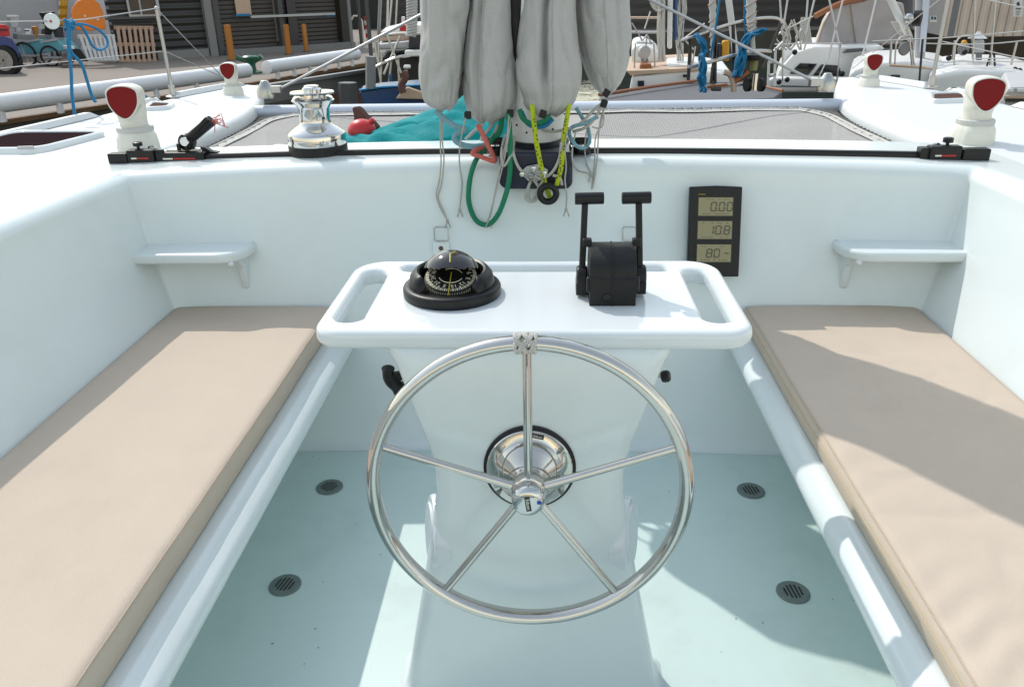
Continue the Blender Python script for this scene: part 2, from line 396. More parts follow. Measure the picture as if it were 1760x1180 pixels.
# hull decks
def hull_outline(s):
    inn = [(1.602, -1.4), (1.602, 2.6), (1.602, 3.30), (1.59, 3.6), (1.588, 4.0), (1.61, 4.4), (1.68, 4.8), (1.79, 5.2), (1.90, 5.55), (2.0, 5.82)]
    out = [(2.12, 5.9), (2.24, 5.62), (2.34, 5.25), (2.42, 4.7), (2.49, 4.0), (2.56, 3.4), (2.62, 2.4), (2.64, 1.0), (2.64, -1.4)]
    P = smooth_path([V((x, y, 0)) for x, y in inn], 3) + smooth_path([V((x, y, 0)) for x, y in out], 3)
    return [V((p.x*s, p.y, 0)) for p in P]
def inset(P, d):
    n = len(P); c = sum(P, V())/n; out = []
    for i in range(n):
        t = V((math.copysign(2.08, c.x), min(P[i].y, 5.45), 0)) - P[i]
        out.append(P[i] + t.normalized()*min(d, t.length*.6))
    return out
for s in (-1, 1):
    O = hull_outline(s); rr = []
    for d, z in ((.10, -.75), (.06, .3), (.02, .75), (0, .92), (.002, .955), (.008, .976), (.019, .989), (.034, .995)):
        rr.append([p + V((0, 0, z)) for p in inset(O, d)])
    rr.append([p+V((0, 0, .998)) for p in inset(O, .11)])
    rr.append([p+V((0, 0, 1.004)) for p in inset(O, .24)])
    MB().rings(rr).build('hull', M['geldeck'], boat, ang=50)
# bridge deck ahead of the cockpit down to the net
mb = MB(); rows = []
for y, dz in ((3.0, -.03), (3.2, -.028), (3.335, -.030), (3.365, -.034), (3.38, -.045), (3.385, -.35)):
    rows.append([V((x, y, .998 + .028*CFL(x*.92) + dz)) for x in [-1.66 + 3.32*k/30 for k in range(31)]])
mb.rings(rows, False).build('bridge_deck', M['geldeck'], boat, ang=60)
# front beam with end fittings
mb = MB(); mb.rings([[V((-1.74+3.5*i/20, 4.79 + .05*math.cos(2*PI*k/16), .955 + .036*math.sin(2*PI*k/16))) for k in range(16)] for i in range(21)])
mb.build('front_beam', M['beam'], boat)
for px, py in ((457, 160), (1420, 148)):
    mb = MB()
    c = AY(px, py, 4.79); mb.lathe([(.05, -.03), (.05, .02), (.03, .05), (.02, .07)], c, n=16).box(c+V((.05 if px < 900 else -.05, 0, .02)), (.09, .05, .04))
    mb.build('beam_fitting', M['satin'], boat, bevel=.004)
# toe rail pieces on both hulls
for s in (-1, 1):
    for y0, y1 in ((-1.0, 4.35), (4.62, 4.95), (5.12, 5.80)):
        P = []
        for k in range(13):
            y = y0+(y1-y0)*k/12; O = [(2.64, 1.0), (2.62, 2.4), (2.56, 3.4), (2.49, 4.0), (2.42, 4.7), (2.34, 5.25), (2.24, 5.62), (2.12, 5.9)]
            x = 2.64
            for a, b in zip(O, O[1:]):
                if a[1] <= y <= b[1]: x = a[0]+(b[0]-a[0])*(y-a[1])/(b[1]-a[1])
            P.append((x-.03, y))
        n = len(P)-1
        R2 = [[V((s*(x-.03), y + (.03 if i == 0 else 0), 1.0)), V((s*(x-.018), y+(.06 if i == 0 else -.06 if i == n else 0), 1.028)), V((s*(x+.016), y+(.06 if i == 0 else -.06 if i == n else 0), 1.028)), V((s*(x+.03), y, .96))] for i, (x, y) in enumerate(P)]
        MB().rings(R2).build('toe_rail', M['geldeck'], boat, ang=30)
# stanchions and lifelines
def stanchion(base, top):
    mb = MB(); b = V(base); t = V(top); mb.tube([b, t], .011, 10).lathe([(.045, 0), (.045, .008), (.02, .015), (.018, .07)], b, n=16).sphere(t, .014, 10)
    return mb.build('stanchion', M['rail'], boat)
bL = AZ(298, 167, 1.0); tL = AY(269, 15, bL.y-.02); stanchion(bL, tL)
bR = AZ(1600, 151, 1.0); tR = AY(1632, -14, bR.y-.02); stanchion(bR, tR)
LX = -2.47
mb = MB(); top = [tL, AX(183, 28, -2.40), AX(127, 35, -2.47), AX(0, 38, -2.6)]
MB().tube(smooth_path(top, 4), .0035, 6).build('lifeline', M['rail'], boat)
mid = bL.lerp(tL, .53); MB().tube([mid, AX(0, 118, -2.66)], .003, 6).build('lifeline', M['rail'], boat)
bow = AZ(400, 143, 1.02)
MB().tube([tL, bow + V((-.12, .1, .05))], .003, 6).build('lifeline', M['rail'], boat)
MB().tube([mid, bow + V((-.1, .1, .03))], .003, 6).build('lifeline', M['rail'], boat)
midR = bR.lerp(tR, .5)
for q in ([tR, AX(1790, 20, 2.6)], [midR, AX(1790, 108, 2.6)], [tR, V((2.1, 5.85, 1.05))]): MB().tube(q, .0032, 6).build('lifeline', M['rail'], boat)
# bridle wires above the beam
apex = AY(940, -88, 4.79)
for q in ((468, 160), (1412, 146)): MB().tube([AY(q[0], q[1], 4.79), apex], .008, 8).build('bridle', M['rail'], boat)

# ------------------------------------------------------------------ cushions
def cushion(s, x0, x1, yb, label):
    t = thing('seat_cushion', label, 'cushion', (s*1.05, 1.5, .447), 'cushions on the cockpit benches')
    z0 = .448; H = .076; n = 240; ya = -.9
    def sec(y):
        pts = []
        fx = x0; ed = .012
        q = [(fx+.004, z0), (fx-.004, z0+.02), (fx-.006, z0+.045), (fx-.002, z0+H-.012), (fx+.008, z0+H-.002), (fx+.022, z0+H)]
        m = 46
        for k in range(1, m): 
            x = fx+.022+(x1-fx-.044)*k/m; q.append((x, z0+H))
        q += [(x1-.022, z0+H), (x1-.006, z0+H-.004), (x1, z0+H-.016), (x1+.003, z0+.03), (x1, z0)]
        return q
    R = []
    for i in range(n+1):
        y = ya + (yb-ya)*i/n; row = []
        for x, z in sec(y):
            u = (x-x0)/(x1-x0); dz = 0
            if z > z0+H-.003:
                edge = min(u, 1-u)*6; edge = min(1, edge)
                dz += .004*edge + .0022*noise.noise(V((x*3, y*2, s*3)))
                dz += .0011*noise.noise(V((x*14+5, y*9, s)))*edge
                if s > 0:   # creases from use
                    fr = max(0, 1-abs(u-.12)/.38)
                    dz += .0042*fr*math.sin(y*62 + 9*noise.noise(V((x*5, y*2.5, 1))))*max(0, min(1, (2.15-y)*2))*max(0, noise.noise(V((x*2.5, y*3.1, 8)))+.45)
                    dd = noise.noise(V((x*6+3, y*6, 4)))
                    dz += -.0065*math.exp(-(dd*14)**2)*max(0, 1-abs(y-2.05)/.55)*max(0, 1-abs(u-.5)/.5)
                    dd = noise.noise(V((x*4-7, y*4, 14)))
                    dz += -.004*math.exp(-(dd*18)**2)*max(0, 1-abs(y-1.5)/.9)
                else:
                    dz += .0006*math.sin((x*.9+y*.35)*260)*.25
            dx = .0025*noise.noise(V((y*2.2, 1, s*5)))+.0007*noise.noise(V((y*11, 1, s)))
            if u > .5: dx = 0
            if u < .06: 
                dx *= 1.6
            row.append(V((s*(x+dx), y, z+dz)))
        R.append(row)
    # rounded back and front ends
    def end(row, dy, k): 
        return [V((p.x, p.y+dy, z0+(p.z-z0)*k)) for p in row]
    R = [end(R[0], -.01, .0)] + R[:-1] + [end(R[-1], 0, .985), end(R[-1], .008, .9), end(R[-1], .012, .5), end(R[-1], .010, 0)]
    o = MB().rings(R, False).build('cushion_cover', M['cushion'], t, ang=70)
    # piping runs and stitching along both top edges
    for (xx, zz, rr, mm, nm) in ((x0+.002, z0+H-.004, .0018, M['piping'], 'piping'), (x0-.0068, z0+.050, .0009, M['thread'], 'stitching')):
        if nm == 'stitching' and s < 0: continue
        P = []
        for i in range(161):
            y = ya+(yb-ya)*i/160
            P.append(V((s*(xx + .0040*noise.noise(V((y*2.2, 1, s*5)))+.0011*noise.noise(V((y*11, 1, s)))), y, zz)))
        MB().tube(P, rr, 6).build(nm, mm, t)
    return t
cushion(-1, .773, 1.372, 2.742, 'beige canvas bench cushion with smooth top, on the left side')
cushion(1, .748, 1.365, 2.752, 'beige canvas bench cushion, creased and half shaded, on the right side')

# ------------------------------------------------------------------ floor drains
def drain(x, y, rot, label):
    t = thing('floor_drain', label, 'drain', (x, y, 0), 'round drains in the cockpit floor')
    MB().lathe([(.047, 0), (.047, .003), (.044, .0055), (.0001, .0055)], (x, y, .0), n=44, cap1=True).build('drain_flange', M['drain'], t)
    R = Matrix.Rotation(rot, 3, 'Z')
    for k in range(5):
        xx = -.022+.011*k; hl = math.sqrt(max(0, .028**2-xx*xx))
        MB().box(V((x, y, .0054))+R @ V((xx, 0, 0)), (.0056, hl*2, .0016), R).build('drain_slot', M['ink'], t)
drain(-.737, 2.34, -.5, 'grey slotted floor drain on the left, nearer the front wall')
drain(.731, 2.345, .15, 'grey slotted floor drain on the right, nearer the front wall')
drain(-.741, 1.834, -.25, 'grey slotted floor drain on the left, farther from the front wall')
drain(.736, 1.839, .1, 'grey slotted floor drain on the right, farther from the front wall')

mb = MB(); rn = random.Random(12)
for px, py in ((654, 953), (555, 1000), (522, 1140), (536, 785), (548, 1113), (1150, 845), (1272, 815), (1264, 1063), (1310, 1070), (1430, 1030), (1467, 1032), (610, 900), (540, 1080), (1240, 1120), (470, 1105)):
    c = AZ(px, py, .0015); a_ = rn.uniform(0, 3); l_ = rn.uniform(.0008, .003)
    mb.tube([c, c+V((math.cos(a_), math.sin(a_), .2))*l_, c+V((math.cos(a_+.5), math.sin(a_+.5), .1))*l_*2], .0008, 5)
o = tag(mb.build('grit', M['ink']), 'scattered dark specks of grit lying on the cockpit floor', 'grit'); o['kind'] = 'stuff'

# ------------------------------------------------------------------ helm console
con = thing('helm_console', 'white moulded helm pedestal with flat handrail top standing mid cockpit', 'console', (0, 1.55, 0))
X0 = -.002
outl = rrect(-.466, .462, 1.512, 1.992, .06, 10, (.062, .085, .085, .062))
slotL = rrect(-.428, -.372, 1.575, 1.915, .027, 8); slotR = rrect(.366, .422, 1.575, 1.915, .027, 8)
slotB = rrect(-.335, .332, 1.908, 1.952, .0215, 8)
curve_slab('table_top', [outl, slotL, slotR, slotB], .9295, .043, .0165, M['white'], con, 6)
def rsec(z, hw, y0, y1, r):
    return [V((X0-.006+x, y, z)) for x, y in rrect(-hw, hw, y0, y1, r, 7)]
secs = [(-.002, .335, 1.425, 1.60, .04), (.012, .318, 1.438, 1.59, .04), (.04, .308, 1.446, 1.58, .04), (.15, .286, 1.450, 1.58, .04), (.30, .256, 1.456, 1.585, .04), (.45, .229, 1.460, 1.59, .04), (.58, .209, 1.463, 1.60, .04),
        (.66, .214, 1.466, 1.61, .04), (.74, .238, 1.474, 1.65, .04), (.82, .265, 1.486, 1.72, .04), (.87, .283, 1.497, 1.79, .04), (.895, .297, 1.505, 1.83, .04), (.908, .308, 1.512, 1.855, .042), (.914, .345, 1.522, 1.87, .045), (.918, .37, 1.53, 1.88, .045)]
def crom(S, k=4):
    S = [V((a, b, c)) for a, b, c in [(q[0], q[1], q[2]) for q in S]], [V((q[3], q[4], 0)) for q in S]
    A = smooth_path(S[0], k); B = smooth_path(S[1], k); return [(a.x, a.y, a.z, b.x, b.y) for a, b in zip(A, B)]
MB().rings([rsec(*q) for q in crom(secs)]).build('pedestal', M['gel'], con, ang=70)
for s, lab in ((-1, ''), (1, '')):
    c = V((X0-.006+s*.229, 1.535, .43)); ax = V((s, -.25, .10)).normalized()
    t2 = MB().lathe([(.088, -.03), (.088, .0), (.084, .006), (.070, .008), (.069, .012), (.02, .0135), (.0001, .0135)], c, ax, 48).build('access_plate', M['white'], con)
for s in (-1, 1):
    MB().box((s*.325-.006, 1.43, .012), (.05, .05, .03)).build('foot_block', M['white'], con, bevel=.01)

# engine stop handle on the left flank, small knob on the right one
a = thing('pull_handle', 'black handle on the left flank of the helm pedestal', 'handle', AY(672, 650, 1.62))
c = AY(667, 633, 1.58); e = AY(686, 672, 1.59)
MB().tube(smooth_path([c, c.lerp(e, .3)+V((-.006, 0, 0)), c.lerp(e, .7)+V((-.001, 0, 0)), e], 4), lambda t: .015-.002*math.sin(t*9), 12).build('grip', M['black'], a)
MB().bar(c.lerp(e, .35), c.lerp(e, .35)+V((.06, .02, 0)), .018).bar(c.lerp(e, .8), c.lerp(e, .8)+V((.06, .02, 0)), .018).build('mount', M['blackm'], a, bevel=.003)
a = thing('knob', 'small black knob on the right flank of the helm pedestal', 'knob', AY(1146, 647, 1.60))
c = AY(1147, 647, 1.60); MB().lathe([(.012, -.002), (.0135, .002), (.0135, .012), (.010, .016)], c+V((-.010, 0, 0)), V((1, -.3, .3)), 20).build('knob_cap', M['black'], a)
MB().tube([c, c-V((.05, -.02, 0))], .006, 8).build('stem', M['satin'], a)

# ------------------------------------------------------------------ steering wheel
C = V((-.006, 1.376, .660)); al = math.radians(3.2)
AXn = V((0, -math.cos(al), math.sin(al))); U = V((0, math.sin(al), math.cos(al))); X = V((1, 0, 0))
wh = thing('steering_wheel', 'polished stainless five spoke steering wheel with rope knot at top', 'steering wheel', C)
RW = .3205
def wp(r, th, h=0): return C + (X*math.cos(th) + U*math.sin(th))*r + AXn*h
mb = MB(); R = []
NR = 128
for i in range(NR+1):
    th = 2*PI*i/NR; ring = []
    for k in range(20):
        a_ = 2*PI*k/20; ring.append(wp(RW + .0148*math.cos(a_), th, .0182*math.sin(a_)))
    R.append(ring)
mb.rings(R, True, False, False).build('rim', M['steel'], wh)
for k in range(5):
    th = PI/2 + 2*PI*k/5 + .005
    MB().tube([wp(.028, th, .004), wp(RW-.008, th, .0)], .0090, 14).build('spoke', M['steel'], wh)
    # weld bead
MB().lathe([(.030, -.035), (.034, -.03), (.0365, -.01), (.0365, .012), (.034, .018), (.029, .020)], C, AXn, 48).build('hub', M['steel'], wh)
cap = MB().lathe([(.030, .018), (.0325, .022), (.0335, .040), (.0325, .047), (.028, .053), (.021, .0555), (.0001, .0562)], C, AXn, 48).build('hub_cap', M['chrome'], wh)
lc = C + AXn*.0570; xd = (X*math.sin(math.radians(8)) - U*math.cos(math.radians(8)))
MB().box(lc, (.032, .0012, .0105), Matrix((xd, AXn, AXn.cross(xd)*-1)).transposed()).build('cap_label', M['ink'], cap)
text_mesh('cap_lettering', 'Edson', .010, lc+AXn*.0009, xd, AXn.cross(xd), M['markw'], cap, .0002)
sx = lc + X*.022 + U*.003 - AXn*.0012
MB().box(sx, (.008, .001, .007), Matrix((X, AXn, U)).transposed()).build('cap_sticker', M['blue_sticker'], cap)
FC = wp(0, 0, -.0905)
MB().lathe([(.0985, -.012), (.0995, .004), (.094, .009), (.09, .010)], FC, AXn, 64).build('gasket', M['black'], wh)
fl = MB().lathe([(.0925, .004), (.0925, .010), (.0905, .0125), (.074, .0145), (.070, .018), (.066, .026), (.056, .034), (.045, .042), (.034, .052), (.027, .066), (.026, .072)], FC, AXn, 64).build('flange', M['steel'], wh)
for k in range(6):
    th = 2*PI*k/6+.5; q = FC+(X*math.cos(th)+U*math.sin(th))*.083+AXn*.0125
    MB().lathe([(.0055, 0), (.005, .0025), (.002, .003)], q, AXn, 12).build('screw', M['satin'], fl)
lb = FC + X*.018 + U*.081 + AXn*.0145; xq = (X-U*.22).normalized()
MB().box(lb, (.026, .001, .010), Matrix((xq, AXn, -xq.cross(AXn)*-1)).transposed()).build('flange_label', M['ink'], fl)
text_mesh('flange_lettering', 'Edson', .008, lb+AXn*.0008, xq, AXn.cross(xq)*-1 if AXn.cross(xq).dot(U) < 0 else AXn.cross(xq), M['markw'], fl, .0002)
# turk's head knot on the rim
mb = MB()
th0 = PI/2+.012
for strand in range(1):
    for off in (-.0026, 0, .0026):
        P = []; L_ = 5; B_ = 4; n = 420
        for i in range(n):
            t = 2*PI*i/n; ph = L_*t; s_ = .0195*math.cos(B_*t + off*60)
            rr = .0215 + .0022*math.sin(2*B_*L_*t/2+off*200)
            th = th0 + s_/RW
            P.append(wp(RW + rr*math.cos(ph)*.86, th, rr*math.sin(ph)))
        mb.tube(P, .0031, 6, True)
kn = mb.build('rope_knot', M['whiterope'], wh)
R = []
for i in range(9):
    th = th0 + (-.021+.042*i/8)/RW; rr = .0185*(1-.25*abs(i-4)/4*abs(i-4)/4)
    R.append([wp(RW+rr*.86*math.cos(2*PI*k/20), th, rr*math.sin(2*PI*k/20)) for k in range(20)])
MB().rings(R).build('rope_core', M['whiterope'], kn)

# ------------------------------------------------------------------ compass
ZT = .951
CC = V((-.190, 1.742, ZT))
cp = thing('compass', 'black domed marine compass on the left of the console top', 'compass', CC)
MB().lathe([(.112, 0), (.1135, .004), (.1135, .018), (.111, .023), (.106, .0255), (.094, .0265), (.090, .024), (.08, .02)], CC, n=72).build('base_ring', M['black'], cp)
# horseshoe housing open towards the helm
R = []
a0, a1 = math.radians(-48), math.radians(228)
for i in range(61):
    t = i/60; a_ = a0+(a1-a0)*t; sc = min(1, min(t, 1-t)*18+.25)**.5
    d = V((math.cos(a_), math.sin(a_), 0)); ring = []
    for rr, h in ((.098, .018), (.099, .03), (.095, .047), (.087, .057), (.079, .0605), (.074, .058), (.0725, .05), (.072, .018)):
        hh = .018+(h-.018)*sc*(1+.10*math.sin(a_)); ring.append(CC + d*(.085+(rr-.085)*(.6+.4*sc)) + V((0, 0, hh)))
    R.append(ring)
MB().rings(R).build('housing', M['black'], cp)
DC = CC + V((0, -.002, .034)); DR = .0695
vd = V((.12, -.80, .60)).normalized()
sph = bmesh.new(); bmesh.ops.create_uvsphere(sph, u_segments=64, v_segments=48, radius=DR)
win = [v for v in sph.verts]
me = bpy.data.meshes.new('dome'); 
dele = [f for f in sph.faces if (lambda p: p.y < .22 and p.z < .42 + .30*max(0, -p.y))(f.calc_center_median()/DR)]
bmesh.ops.delete(sph, geom=dele, context='FACES')
for v in sph.verts: v.co = v.co + DC
sph.to_mesh(me); sph.free(); link('dome', me, M['dome'], cp)
# card with ticks and numerals inside
kz = V((.02, -.30, .95)).normalized(); kx = V((1, 0, 0)); kx = (kx-kz*kx.dot(kz)).normalized(); ky = kz.cross(kx)
KC = DC + V((.0, -.006, .010))
cardo = MB().lathe([(.060, -.016), (.0605, .0), (.058, .0015), (.0001, .002)], KC, kz, 48).build('card', M['blackm'], cp)
mb = MB()
for k in range(72):
    a_ = 2*PI*k/72; rin = .0505 if k % 6 else .0455; d = kx*math.cos(a_)+ky*math.sin(a_); tn = kz.cross(d)
    mb.bar(KC+d*rin+kz*.003, KC+d*.0585+kz*.003, 0.0013 if k % 2 else .0024, .0006, kz)
for k in range(36):
    a_ = PI+PI*k/35; d = kx*math.cos(a_)+ky*math.sin(a_); q = KC+d*.0615
    mb.bar(q-kz*.002, q-kz*(.010 if k % 3 else .016), .0012, .0008, d)
P = []
for k in range(14):
    a_ = math.radians(20+8*k); d = kx*math.cos(a_)+ky*math.sin(a_); P.append(KC+d*.026+kz*.0035)
mb.tube(P, .0008, 5); P = [KC+(kx*math.cos(math.radians(200+8*k))+ky*math.sin(math.radians(200+8*k)))*.028+kz*.0035 for k in range(18)]
mb.tube(P, .0010, 5)
mb.build('card_scale', M['dial'], cardo)
for k, s_ in enumerate(('N', '3', '6', 'E', '12', '15', 'S', '21', '24', 'W', '30', '33')):
    a_ = math.radians(74-30*k); d = kx*math.cos(a_)+ky*math.sin(a_)
    text_mesh('card_lettering', s_, .0155, KC+d*.041+kz*.0035, -kz.cross(d), d, M['dial'], cardo, .0002)
P = []
for k in range(12):
    a_ = math.radians(38+ 5.5*k); P.append(DC + V((.004, -math.cos(a_)*(DR+.0006), math.sin(a_)*(DR+.0006))))
P2 = [KC + kz*.004+ky*.01, KC-ky*.060+kz*.0045, KC-ky*.064-kz*.016]
MB().tube(P2, .0013, 6).build('lubber_line', M['marky'], cp)
MB().tube([DC+V((.004, -DR*.62, DR*.82)), DC+V((.002, -DR*.28, DR*.985)), DC+V((.012, -DR*.1, DR*1.0))], .0014, 6).build('top_pin', M['marky'], cp)

# ------------------------------------------------------------------ engine controls
ec = thing('engine_controls', 'black twin lever engine control on the right of the console top', 'engine control', (.17, 1.72, ZT))
def prof_body(x0, x1, inset_=0):
    P = [(1.660+inset_, ZT), (1.657+inset_, ZT+.055), (1.662+inset_, ZT+.065)]
    for k in range(9):
        a_ = PI - PI*.62*k/8; P.append((1.735+(.072-inset_)*math.cos(a_), ZT+.066+(.055-inset_)*math.sin(a_)))
    P += [(1.80, ZT+.05), (1.81, ZT)]
    return [V((x0, y, z)) for y, z in P], V((x1-x0, 0, 0))
MB().prism(*prof_body(.124, .226)).build('control_body', M['blackm'], ec, bevel=.009, seg=3)
p2, e2 = prof_body(.1735, .1765); 
MB().prism([p + V((0, (p.y-1.735)*.022, (p.z-ZT)*.015)) for p in p2], e2).build('body_rib', M['blackm'], ec)
for x in (.122, .228):
    MB().box((x, 1.668, ZT+.048), (.010, .012, .035)).build('side_clip', M['black'], ec, bevel=.004)
MB().lathe([(.010, 0), (.0095, .002), (.006, .003)], V((.162, 1.658, ZT+.020)), V((0, -1, 0)), 16).build('front_plug', M['black'], ec)
for s, kn_, bs in ((-1, (1013, 341), (1002, 478)), (1, (1094, 340), (1104, 476))):
    top = AY(kn_[0], kn_[1], 1.775); pv = AY(bs[0], bs[1], 1.735)
    pv.x = .175 + s*.066
    tp = V((.175+s*.060, 1.775, top.z-.010))
    ar = MB().prism([V((pv.x-.007, pv.y-.014, pv.z-.01)), V((pv.x-.007, pv.y+.014, pv.z-.01)), V((tp.x-.007, tp.y+.009, tp.z)), V((tp.x-.007, tp.y-.009, tp.z))], (.014, 0, 0)).build('lever', M['blackm'], ec, bevel=.003)
    MB().lathe([(.024, -.012), (.027, -.009), (.027, .010), (.023, .013)], pv+V((0, 0, .002)), V((1, 0, 0)), 28).box(pv+V((0, 0, -.018)), (.026, .05, .03)).build('lever_boss', M['black'], ar, bevel=.003)
    cx = AY(kn_[0], kn_[1], 1.775)
    MB().lathe([(.0115, -.0325), (.0135, -.031), (.0135, .031), (.0115, .0325)], cx, V((1, 0, .02)), 24).build('lever_grip', M['black'], ar)
    MB().box((.175+s*.055, 1.735, ZT+.124), (.02, .02, .018)).build('lever_stop', M['black'], ec, bevel=.003)

# ------------------------------------------------------------------ instrument display on the front wall
def bulk_y(x, z): return 2.61+.25*z+.07*CFL(x)*min(1, .5+z*.5)
dp = thing('instrument_display', 'black display with three amber lcd readouts on the front wall', 'display', AY(1225, 400, 2.84))
tl = AY(1185, 321, 2.850); tr = AY(1275, 321, 2.850); bw = V((0, -.25, -1)).normalized(); 
hx = (tr-tl).normalized(); HW = (tr-tl).length; HH = .318; nn = hx.cross(-bw)*1
if nn.y > 0: nn = -nn
def dpt(u, v, h=0): return tl + hx*(u*HW) + bw*(v*HH) + nn*h
o_ = [dpt(0, 0, .012), dpt(.5, -.012, .014), dpt(1, 0, .012), dpt(1, 1, .012), dpt(0, 1, .012)]
MB().prism([p-nn*.028 for p in o_], nn*.028).build('display_case', M['black'], dp, bevel=.004)
SEG = {'0': 'abcdef', '1': 'bc', '8': 'abcdefg', '-': 'g'}
def digit(mb, ch, u, v, w_, h_, th=.0032):
    sl_ = .10
    pt = {'tl': (u+w_*sl_*1.6, v), 'tr': (u+w_+w_*sl_*1.6, v), 'ml': (u+w_*sl_*.8, v+h_/2), 'mr': (u+w_+w_*sl_*.8, v+h_/2), 'bl': (u, v+h_), 'br': (u+w_, v+h_)}
    S = {'a': ('tl', 'tr'), 'b': ('tr', 'mr'), 'c': ('mr', 'br'), 'd': ('bl', 'br'), 'e': ('ml', 'bl'), 'f': ('tl', 'ml'), 'g': ('ml', 'mr')}
    for q in SEG[ch]:
        a_, b_ = [dpt(*pt[k], .0175) for k in S[q]]; d = (b_-a_)*.09
        mb.bar(a_+d, b_-d, th, .0006, nn)
for v0, v1, txt in ((.118, .318, [('0', .36), ('.', .56), ('0', .60), ('0', .83)]), (.378, .575, [('1', .30), ('0', .52), ('.', .72), ('8', .77)]), (.638, .832, [('8', .28), ('0', .50), ('-', .79)])):
    u0, u1 = .17, .825
    MB().prism([dpt(u0-.02, v0-.008, .0132), dpt(u1+.02, v0-.008, .0132), dpt(u1+.02, v1+.012, .0132), dpt(u0-.02, v1+.012, .0132)], nn*.0012).build('screen_frame', M['ink'], dp)
    sc_ = MB().prism([dpt(u0, v0, .0150), dpt(u1, v0, .0150), dpt(u1, v1, .0150), dpt(u0, v1, .0150)], nn*.0012).build('lcd_screen', M['lcd'], dp)
    mb = MB(); dv = v1-v0
    for ch, f in txt:
        uu = u0+(u1-u0)*f
        if ch == '.': mb.box(dpt(uu-.005, v0+dv*.73, .0175), (.003, .001, .003))
        else: digit(mb, ch, uu, v0+dv*.27, .095, dv*.46)
    rnd = random.Random(int(v0*1000))
    for yy in (.10, .90):
        for k in range(9):
            if rnd.random() < .7: mb.box(dpt(u0+.10+.058*k, v0+dv*yy, .0166), (.006, .0006, .0016))
    mb.build('lcd_digits', M['inksoft'], sc_)
mb = MB()
for k, h_ in enumerate((.008, .006, .004, .008, .006, .007)): mb.box(dpt(.175+.022*k, .082+.002*(k % 2), .0146), (.0016, .0006, h_*.55))
mb.build('brand_mark', M['marky'], dp)

# ------------------------------------------------------------------ square lashing loops on the wall
def lash(px, label):
    t = thing('wall_loop', label, 'loop', AY(px, 405, 2.83), 'square wire loops on the front wall')
    P = [AY(px-12, 390, 2.845), AY(px+12, 390, 2.845), AY(px+13, 414, 2.835), AY(px-11, 414, 2.835)]
    Q = []
    for i in range(4):
        a_, b_ = P[i], P[(i+1) % 4]; Q += [a_.lerp(b_, .12), a_.lerp(b_, .88)]
    MB().tube(Q, .0025, 8, True).build('wire_ring', M['satin'], t)
    c = AY(px, 427, 2.835); MB().box(c+V((0, .004, 0)), (.062, .008, .05), Matrix.Rotation(-.24, 3, 'X')).build('clip_plate', M['gel'], t, bevel=.002)
    MB().lathe([(.0085, 0), (.008, .003), (.003, .004)], c+V((.0, -.001, .001)), V((0, -1, .25)), 20).build('screw', M['rust'], t)
lash(758, 'small square wire loop on the front wall behind the compass')
lash(1082, 'small square wire loop on the front wall behind the engine levers')
# ------------------------------------------------------------------ net between the hulls
nt_ = thing('trampoline_net', 'grey knitted trampoline net laced between the hulls ahead of the cockpit', 'net', (0, 4, .93))
def inner_x(y):
    I = [(3.30, 1.602), (3.6, 1.59), (4.0, 1.588), (4.4, 1.61), (4.8, 1.68)]
    for a_, b_ in zip(I, I[1:]):
        if a_[0] <= y <= b_[0]: return a_[1]+(b_[1]-a_[1])*(y-a_[0])/(b_[0]-a_[0])
    return I[0][1] if y < 3.3 else I[-1][1]
def nw(y): return inner_x(y) - .075 - (.12*max(0, (y-4.35)/.3)**2 if y > 4.35 else 0)
def netp(u, v):
    y = 3.40 + 1.28*v; x = (2*u-1)*nw(y)
    z = .945 - .05*math.sin(PI*u)*math.sin(PI*v) + .006*noise.noise(V((x*3, y*3, 0)))
    y += .03*(1-abs(2*u-1))**.5*(0 if v < .5 else (v-.5)*2)*0
    return V((x, y, z))
MB().grid(netp, 60, 40).build('net_panel', M['net'], nt_)
edge = [netp(0, v/40) for v in range(41)] + [netp(u/60, 1) for u in range(1, 61)] + [netp(1, 1-v/40) for v in range(1, 41)]
MB().tube([p+V((0, 0, .006)) for p in edge], .007, 8).build('hem_rope', M['whiterope'], nt_)
def hem(P, w_):
    R = []
    for i, p in enumerate(P):
        t = (P[min(i+1, len(P)-1)]-P[max(i-1, 0)]).normalized(); nm = V((t.y, -t.x, 0)); c = V((0, 4, 0))
        if nm.dot(c-p) < 0: nm = -nm
        R.append([p+V((0, 0, .006)), p+nm*w_*.5+V((0, 0, .009+.003*math.sin(i*1.9))), p+nm*w_+V((0, 0, .004))])
    return R
MB().rings(hem(edge, .042), False).build('hem_band', M['whiterope'], nt_)
for s in (-1, 1):
    P = []
    for k in range(54):
        y = 3.42+1.30*k/53; P.append(V((s*(nw(y)-.02 if k % 2 else inner_x(y)-.004), y, .952 if k % 2 else .93)))
    MB().tube(P, .0035, 6).build('lacing', M['cord'], nt_)
    for k in range(24):
        y = 3.46+1.24*k/23
        if k % 1 == 0: MB().box((s*(inner_x(y)-.006), y, .925), (.02, .016, .02)).build('lacing_eye', M['ink'], nt_)
P = []
for k in range(110):
    x = -1.46+2.92*k/109; P.append(V((x, 4.69 if k % 2 else 4.745, .945 if k % 2 else .955)))
MB().tube(P, .004, 6).build('lacing', M['whiterope'], nt_)

